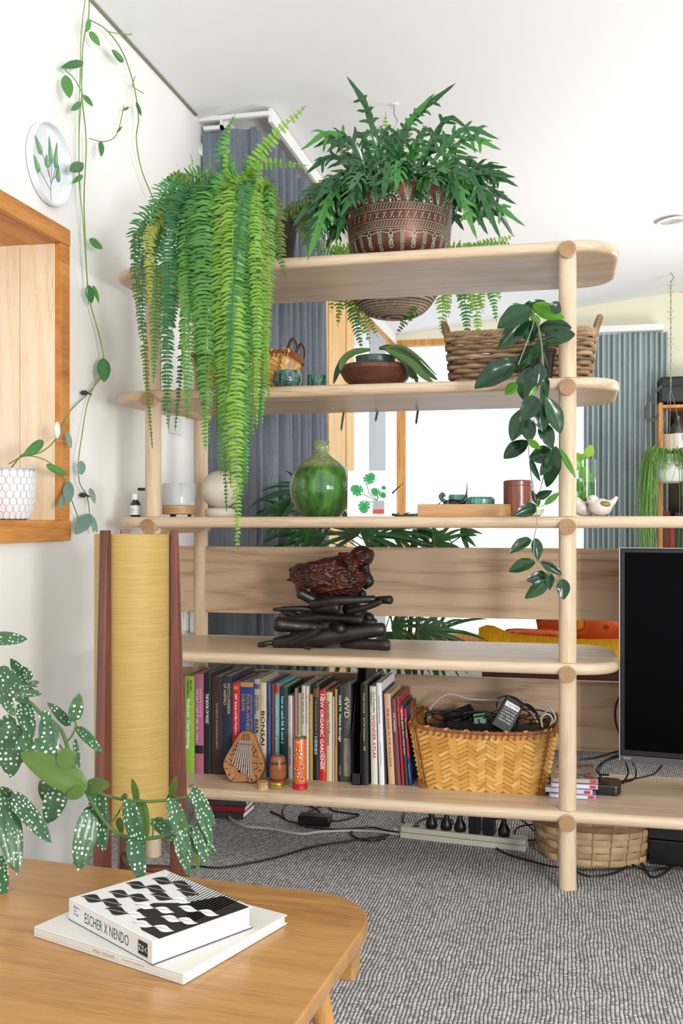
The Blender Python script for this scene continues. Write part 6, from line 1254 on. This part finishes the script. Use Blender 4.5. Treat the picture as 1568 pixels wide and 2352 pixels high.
for k, (px, kind, cordpts) in enumerate(((988, 0, [(985, 1870), (975, 1850), (985, 1840), (950, 1868)]), (1023, 0, [(1022, 1860), (1022, 1840)]), (1055, 0, [(1052, 1865), (1060, 1845)]), (1090, 1, []), (1122, 1, []), (1155, 0, [(1155, 1880), (1120, 1882), (1190, 1880), (1235, 1925), (1185, 1945), (1190, 1900), (1240, 1895), (1262, 1935), (1272, 1990)]))):
    u = (px - 918) / (1206 - 918); bpz = q0 + dl_ * u + V((-sin(rz_), cos(rz_), 0)) * .027; bpz.z = .0368
    nm = ('black rounded plug leftmost on the power strip', 'second black rounded plug from the left on the power strip', 'third black rounded plug on the power strip, left of the square ones', 'tall square black adapter plug, left of the pair on the strip', 'tall square black adapter plug, right of the pair on the strip', 'rightmost black rounded plug on the power strip')[k]
    pg = thing('power_plug', nm, 'plug', bpz, rz_, 'plugs in the power strip')
    if kind == 0: MB().lathe([(.017, 0), (.019, .004), (.0185, .02), (.010, .036), (.0065, .05), (.006, .062), (0, .063)], 20).build('plug_body', BLACK, pg, W=False)
    else: MB().bx((-.018, -.022, 0), (.018, .022, .075)).build('adapter_body', BLACK, pg, W=False, smooth=False, bevel=.004); MB().bx((-.0165, -.0225, .06), (.0165, .0205, .0765)).build('silver_top', mat('silver_grey', '#8b8f95', .35), pg, W=False, smooth=False)
    if cordpts:
        z = [.11, .14, .12, .07, .02, .02, .06, .06, .006]; q = [bpz + V((0, 0, .06))] + [pY(x, y, bpz.y + .0 + .02 * i) for i, (x, y) in enumerate(cordpts)]
        for v_ in q: v_.z = max(.006, v_.z)
        MB().tube(bez(q, 6), .0025, 6).build('cord', RUB, pg)
a0 = pZ(722, 1900, 0); fa = thing('power_adapter', 'black power brick lying on the carpet below the bookshelf', 'adapter', (a0.x, a0.y, .0005), .05)
MB().bx((-.058, 0, 0), (.052, .055, .034)).build('body', BLACK, fa, W=False, bevel=.005)
for i, (q, r_) in enumerate((([(755, 1885), (780, 1885), (825, 1872), (800, 1868), (765, 1862), (745, 1850), (700, 1868)], .0028), ([(682, 1890), (660, 1885), (650, 1870), (655, 1850), (680, 1843), (720, 1855), (735, 1866)], .0028), ([(652, 1880), (640, 1872), (630, 1868), (622, 1864)], .0035),
    ([(400, 2000), (450, 1990), (500, 1993), (560, 1985), (640, 1968), (720, 1945), (800, 1932), (870, 1922), (895, 1915), (860, 1908), (815, 1905), (810, 1920), (850, 1932), (885, 1925)], .0032), ([(700, 1900), (780, 1905), (850, 1900), (890, 1908), (915, 1912)], .0028), ([(1104, 1880), (1112, 1915), (1150, 1955), (1210, 1975), (1280, 1992), (1370, 1998), (1470, 1992), (1568, 1995)], .003),
    ([(1310, 1995), (1350, 2012), (1400, 2008), (1440, 1990), (1430, 1975), (1490, 2000), (1560, 1985)], .0028), ([(1470, 1895), (1462, 1940), (1475, 1985), (1500, 2015), (1545, 1990), (1575, 1950)], .003), ([(930, 1862), (925, 1885), (945, 1895), (975, 1880), (1010, 1880), (1040, 1885), (1030, 1900)], .0026))):
    cable('black_cable', ('black lead curling right of the floor power brick', 'black lead looping left of the floor power brick', 'short black jack plug lead sticking up left of the floor power brick', 'long black lead snaking across the carpet from the lamp', 'black lead lying over the beige lead left of the strip', 'long black lead crossing the carpet toward the right edge', 'black lead curling in front of the floor basket', 'black lead draped over the black equipment box', 'black lead looping behind the left plugs of the strip')[i],
        [pZ(x, y, .004 + (.03 if i == 5 and k == 0 else 0)) for k, (x, y) in enumerate(q)], r_, RUB)
s0 = pZ(478, 1888, 0)
for k, (c_, h_, lab) in enumerate((('#3a3a3e', .022, 'dark grey book at the bottom of the stack on the carpet behind the lamp'), ('#8f1f2c', .02, 'dark red book in the stack on the carpet behind the lamp'), ('#4a4a4c', .018, 'grey book on top of the red one under the shelf'), ('#2c2c30', .02, 'topmost charcoal book of the carpet stack under the shelf'))):
    fbk = flatbook('book', lab, (s0.x - .06 + .004 * k, s0.y + .05, .0005 + sum((.0225, .0205, .0185)[:k])), .03 * k, .17, .13, h_, mat('stack_%d' % k, c_, .5))
mg = thing('magazine', 'glossy magazine leaning at a slant behind the beige lead', 'magazine', tuple(pZ(556, 1862, .0)), rot=(0, radians(42), .2)); mg.location.z = .002
MB().bx((-.003, 0, .0), (.0, .14, .1)).build('pages', mat('mag_cover', '#b9a3b5', .25, var=.5, vscale=14), mg, W=False, smooth=False)

# ================================================================ SOFA BEHIND
sx0 = pY(1108, 1450, 1.62).x
sf = thing('sofa', 'dark timber sofa under a mustard throw behind the shelving at the right', 'sofa', (sx0, 1.6, 0))
MB().bx((0, -.03, .28), (2.1, .03, .43)).bx((0.02, .75, .28), (2.1, .8, .43)).build('frame', DARKW, sf, W=False, smooth=False, bevel=.01)
for x in (.06, 1.95):
    for y in (0, .76): MB().lathe([(.02, 0), (.028, .28)], 16, (x, y, 0)).build('leg', DARKW, sf, W=False)
def puff(cx, cy, cz, sx, sy, sz, name, m, root, rot=None, W=False):
    def fn(u, v):
        a = u * 2 * pi; b = (v - .5) * pi; ca, sa, cb__, sb_ = cos(a), sin(a), cos(b), sin(b); f = lambda x, e: math.copysign(abs(x) ** e, x)
        p = V((f(ca, .35) * f(cb__, .5) * sx / 2, f(sa, .35) * f(cb__, .5) * sy / 2, f(sb_, .8) * sz / 2 * (1 + .08 * sin(u * 19)))); return (rot @ p if rot else p) + V((cx, cy, cz))
    return MB().grid(fn, 48, 16).build(name, m, root, W=W, ang=180)
MUS = cloth('mustard_wool', '#cf930c', '#eeb024', 160); 
puff(1.0, .40, .39, 2.0, .8, .15, 'seat_cushion', MUS, sf)
MB().grid(lambda u, v: V((-.02 + u * 2.1, -.05 + .10 * sin(v * pi * .5), .40 + .12 * v + .006 * sin(u * 21) * v + .045 * math.exp(-((u - .02) / .035) ** 2) * v)), 60, 10).build('throw', MUS, sf, W=False, ang=180, fix=False)
def floral():
    t = NT('orange_floral_fabric'); vo = t.add('ShaderNodeTexVoronoi', i_Scale=9, i_Randomness=.9); t.l(t.coord(), vo.inputs['Vector']); r = t.ramp(vo.outputs['Distance'], [(.16, '#e0a526'), (.3, '#d9851c'), (.36, '#5a2c10'), (.4, '#c9581a'), (.6, '#b8461a')])
    t.l(r.outputs[0], t.b.inputs['Base Color']); t.b.inputs['Roughness'].default_value = .9; return t.m
FLO = floral()
for i, (px, py, w_, h_, rt, lab) in enumerate(((1225, 1456, .26, .04, .0, 'orange floral cushion lying flat on the mustard sofa, the left one'), (1283, 1430, .2, .22, -.2, 'yellow-orange floral cushion propped upright on the sofa'), (1378, 1450, .26, .13, .22, 'orange floral cushion nearest the television'))):
    c = pY(px, py, 1.95 if i else 1.8); ch = thing('cushion', lab, 'cushion', c, group='floral cushions on the sofa'); puff(0, 0, 0, w_, .14, h_, 'cover', FLO, ch, Matrix.Rotation(rt, 3, 'Y'))
    MB().tube([Matrix.Rotation(rt, 3, 'Y') @ V((math.copysign(abs(cos(a)) ** .35, cos(a)) * w_ / 2 * .99, 0, math.copysign(abs(sin(a)) ** .5, sin(a)) * h_ / 2 * .97)) for a in [q * pi / 24 for q in range(48)]], .004, 6, closed=True).build('piping', mat('brown_piping', '#8a4a16', .8), ch, W=False)

# ================================================================ FAR RIGHT: CABINET, BAG, HANGING PLANTER
c0 = pY(1513, 1199, 5.42); ch_ = pY(1513, 925, 5.42).z
cab = thing('display_cabinet', 'open orange-toned timber cabinet against the far wall at the right edge', 'cabinet', (c0.x, 5.42, 0))
CBW = PINE
MB().bx((0, 0, 0), (.03, .3, ch_)).build('side', CBW, cab, W=False, smooth=False); MB().bx((.9, 0, 0), (.93, .3, ch_)).build('side', CBW, cab, W=False, smooth=False)
MB().bx((0, .29, 0), (.93, .3, ch_)).build('back', mat('dark_back', '#3c2f26', .8), cab, W=False, smooth=False)
shz = [pY(1530, y, 5.42).z for y in (932, 1040, 1050, 1262, 1500)]
for z in (ch_ - .03, shz[1], shz[3] - .0, .5, .05): MB().bx((.03, 0, z - .012), (.9, .29, z + .012)).build('shelf', CBW, cab, W=False, smooth=False)
for i, (px, w_, h_, lab, c_, cat) in enumerate(((1534, .05, .14, 'cream printed mug in the far cabinet', '#cdbf9e', 'mug'), (1558, .055, .145, 'white printed mug in the far cabinet', '#e2dfd8', 'mug'))):
    p = pY(px, 1199, 5.5); mgx = lathe_thing('mug', lab, cat, V((p.x, 5.5, shz[1] + .0125)), [(w_ * .9, 0), (w_, .005), (w_ * 1.05, h_), (w_ * .95, h_), (w_ * .9, .01), (0, .01)], mat('mug_%d' % i, c_, .3), 'body')
    MB().tube(bez([(w_, 0, .03), (w_ + .035, 0, .05), (w_ + .035, 0, .09), (w_, 0, .11)]), .006, 6).build('handle', MC['mug_%d' % i], mgx, W=False)
p = pY(1556, 1199, 5.62); gj = lathe_thing('glass_jar', 'dark glass bottle behind the mugs in the far cabinet', 'bottle', V((p.x, 5.62, shz[1] + .0125)), [(.06, 0), (.065, .01), (.065, .2), (.03, .25), (.025, .29), (.03, .3), (0, .3)], mat('dim_glass', '#4b4a48', .1, coat=.4), 'body')
random.seed(8); xx = .05
bc_ = ['#7a2f22', '#b0432c', '#1f3a2c', '#27384a', '#c9b48c', '#39443a', '#a8281f', '#d8cdb0', '#445a30', '#6b3a5a', '#2f4a6a', '#caa040', '#3a2a22', '#9a9486', '#5a6f78', '#8a3040']
names = ['brown', 'brick red', 'dark green', 'slate blue', 'sand', 'moss grey', 'scarlet', 'ivory', 'olive', 'plum', 'denim blue', 'gold', 'umber', 'stone grey', 'steel blue', 'wine red']
for sh_, zz in ((0, .512), (1, shz[3] + .0125)):
    xx = .04
    for k in range(16):
        w_ = random.uniform(.03, .055); h_ = random.uniform(.22, .34) if sh_ else random.uniform(.22, .3)
        bk = thing('book', '%s spined book on the %s books shelf of the far cabinet' % (names[k], 'upper' if sh_ else 'lower'), 'book', (c0.x + xx, 5.47, zz), group='books in the far cabinet')
        MB().bx((0, 0, 0), (w_ - .002, .18, h_)).build('cover', mat('far_%d' % k, bc_[k], .5), bk, W=False, smooth=False); MB().bx((.004, .004, .003), (w_ - .006, .181, h_ + .0005)).build('pages', PAPER, bk, W=False, smooth=False)
        xx += w_
        if xx > .84: break
zb = ch_ + .001; bgx = thing('shoulder_bag', 'black shoulder bag with a hanging strap on top of the far cabinet', 'bag', (c0.x + .01, 5.45, zb))
MB().bx((0, 0, 0), (.42, .22, .15)).build('body', BLACK, bgx, W=False, smooth=False, bevel=.015); MB().bx((.0, -.008, .12), (.42, .222, .21)).build('flap', RUB, bgx, W=False, smooth=False, bevel=.02)
MB().tube(bez([(.02, 0, .14), (-.06, -.02, .06), (-.115, -.02, -.06), (-.10, -.02, -.13), (-.04, -.02, -.13), (-.005, -.02, -.08)], 6), .012, 6, flat=.25).build('strap', mat('grey_strap', '#4a4f4c', .7), bgx, W=False)
hp2 = pY(1540, 1110, 5.0); hz0 = hp2.z; top = ceilz(hp2.x)
wp = thing('hanging_pot', 'white bowl-shaped hanging pot on a chain at the right edge', 'pot', (hp2.x, 5.0, hz0))
MB().lathe([(.06, 0), (.09, .015), (.115, .08), (.125, .19), (.127, .215), (.12, .215), (.11, .08), (.06, .012), (0, .012)], 36).build('pot_body', mat('white_glaze_pot', '#eef1ee', .25, coat=.3), wp, W=False)
for k in range(3): a = 2.1 * k + .3; MB().tube([(cos(a) * .122, sin(a) * .122, .21), (0, 0, .72)], .0025, 5).build('wire', mat('grey_wire', '#8b908c', .4, metal=.6), wp, W=False)
chn = MB(); z = .72
while hz0 + z < top - .07:
    chn.tube([(0, 0, z), (0, 0, z + .05)], .004, 5); chn.ell((0, 0, z + .05), (.008, .008, .008), None, 8, 6)
    if int(z * 10) % 2 == 0: chn.tube([(-.025, 0, z + .03), (0, 0, z + .015), (.025, 0, z + .03)], .003, 5)
    z += .05
chn.build('bead_chain', mat('aged_brass_chain', '#a3a17c', .5, metal=.3), wp, W=False)['kind'] = 'stuff'
MB().tube(bez([(0, 0, z), (.02, 0, z + .03), (.01, 0, top - hz0 - .015), (0, 0, top - hz0)]), .004, 6).build('hook', MC['grey_wire'], wp, W=False)
rp = thing('rhipsalis', 'fine stringy bright green plant cascading from the white hanging pot', 'plant', (hp2.x, 5.0, hz0 + .2)); RH = leafmat('string_leaf', '#5c8f3a', '#86b85a', .6, .3); random.seed(12)
for b_ in range(6):
    mb = MB()
    for k in range(70):
        a = b_ * pi / 3 + random.uniform(-.5, .5); r0 = random.uniform(.02, .11); r1 = random.uniform(.13, .24) ; dz = -random.uniform(.15, .95) if abs(cos(a)) > .72 or random.random() < .06 else -random.uniform(.02, .12)
        q = [V((cos(a) * r0, sin(a) * r0, .0)), V((cos(a) * r1 * .8, sin(a) * r1 * .8, random.uniform(.02, .06))), V((cos(a) * r1 + random.uniform(-.02, .02), sin(a) * r1, dz * .5)), V((cos(a) * r1 + random.uniform(-.04, .04), sin(a) * r1, dz))]
        mb.tube(bez(q, 4), .0025, 3)
    mb.build('hanging_stems', RH, rp, W=False)['kind'] = 'stuff'
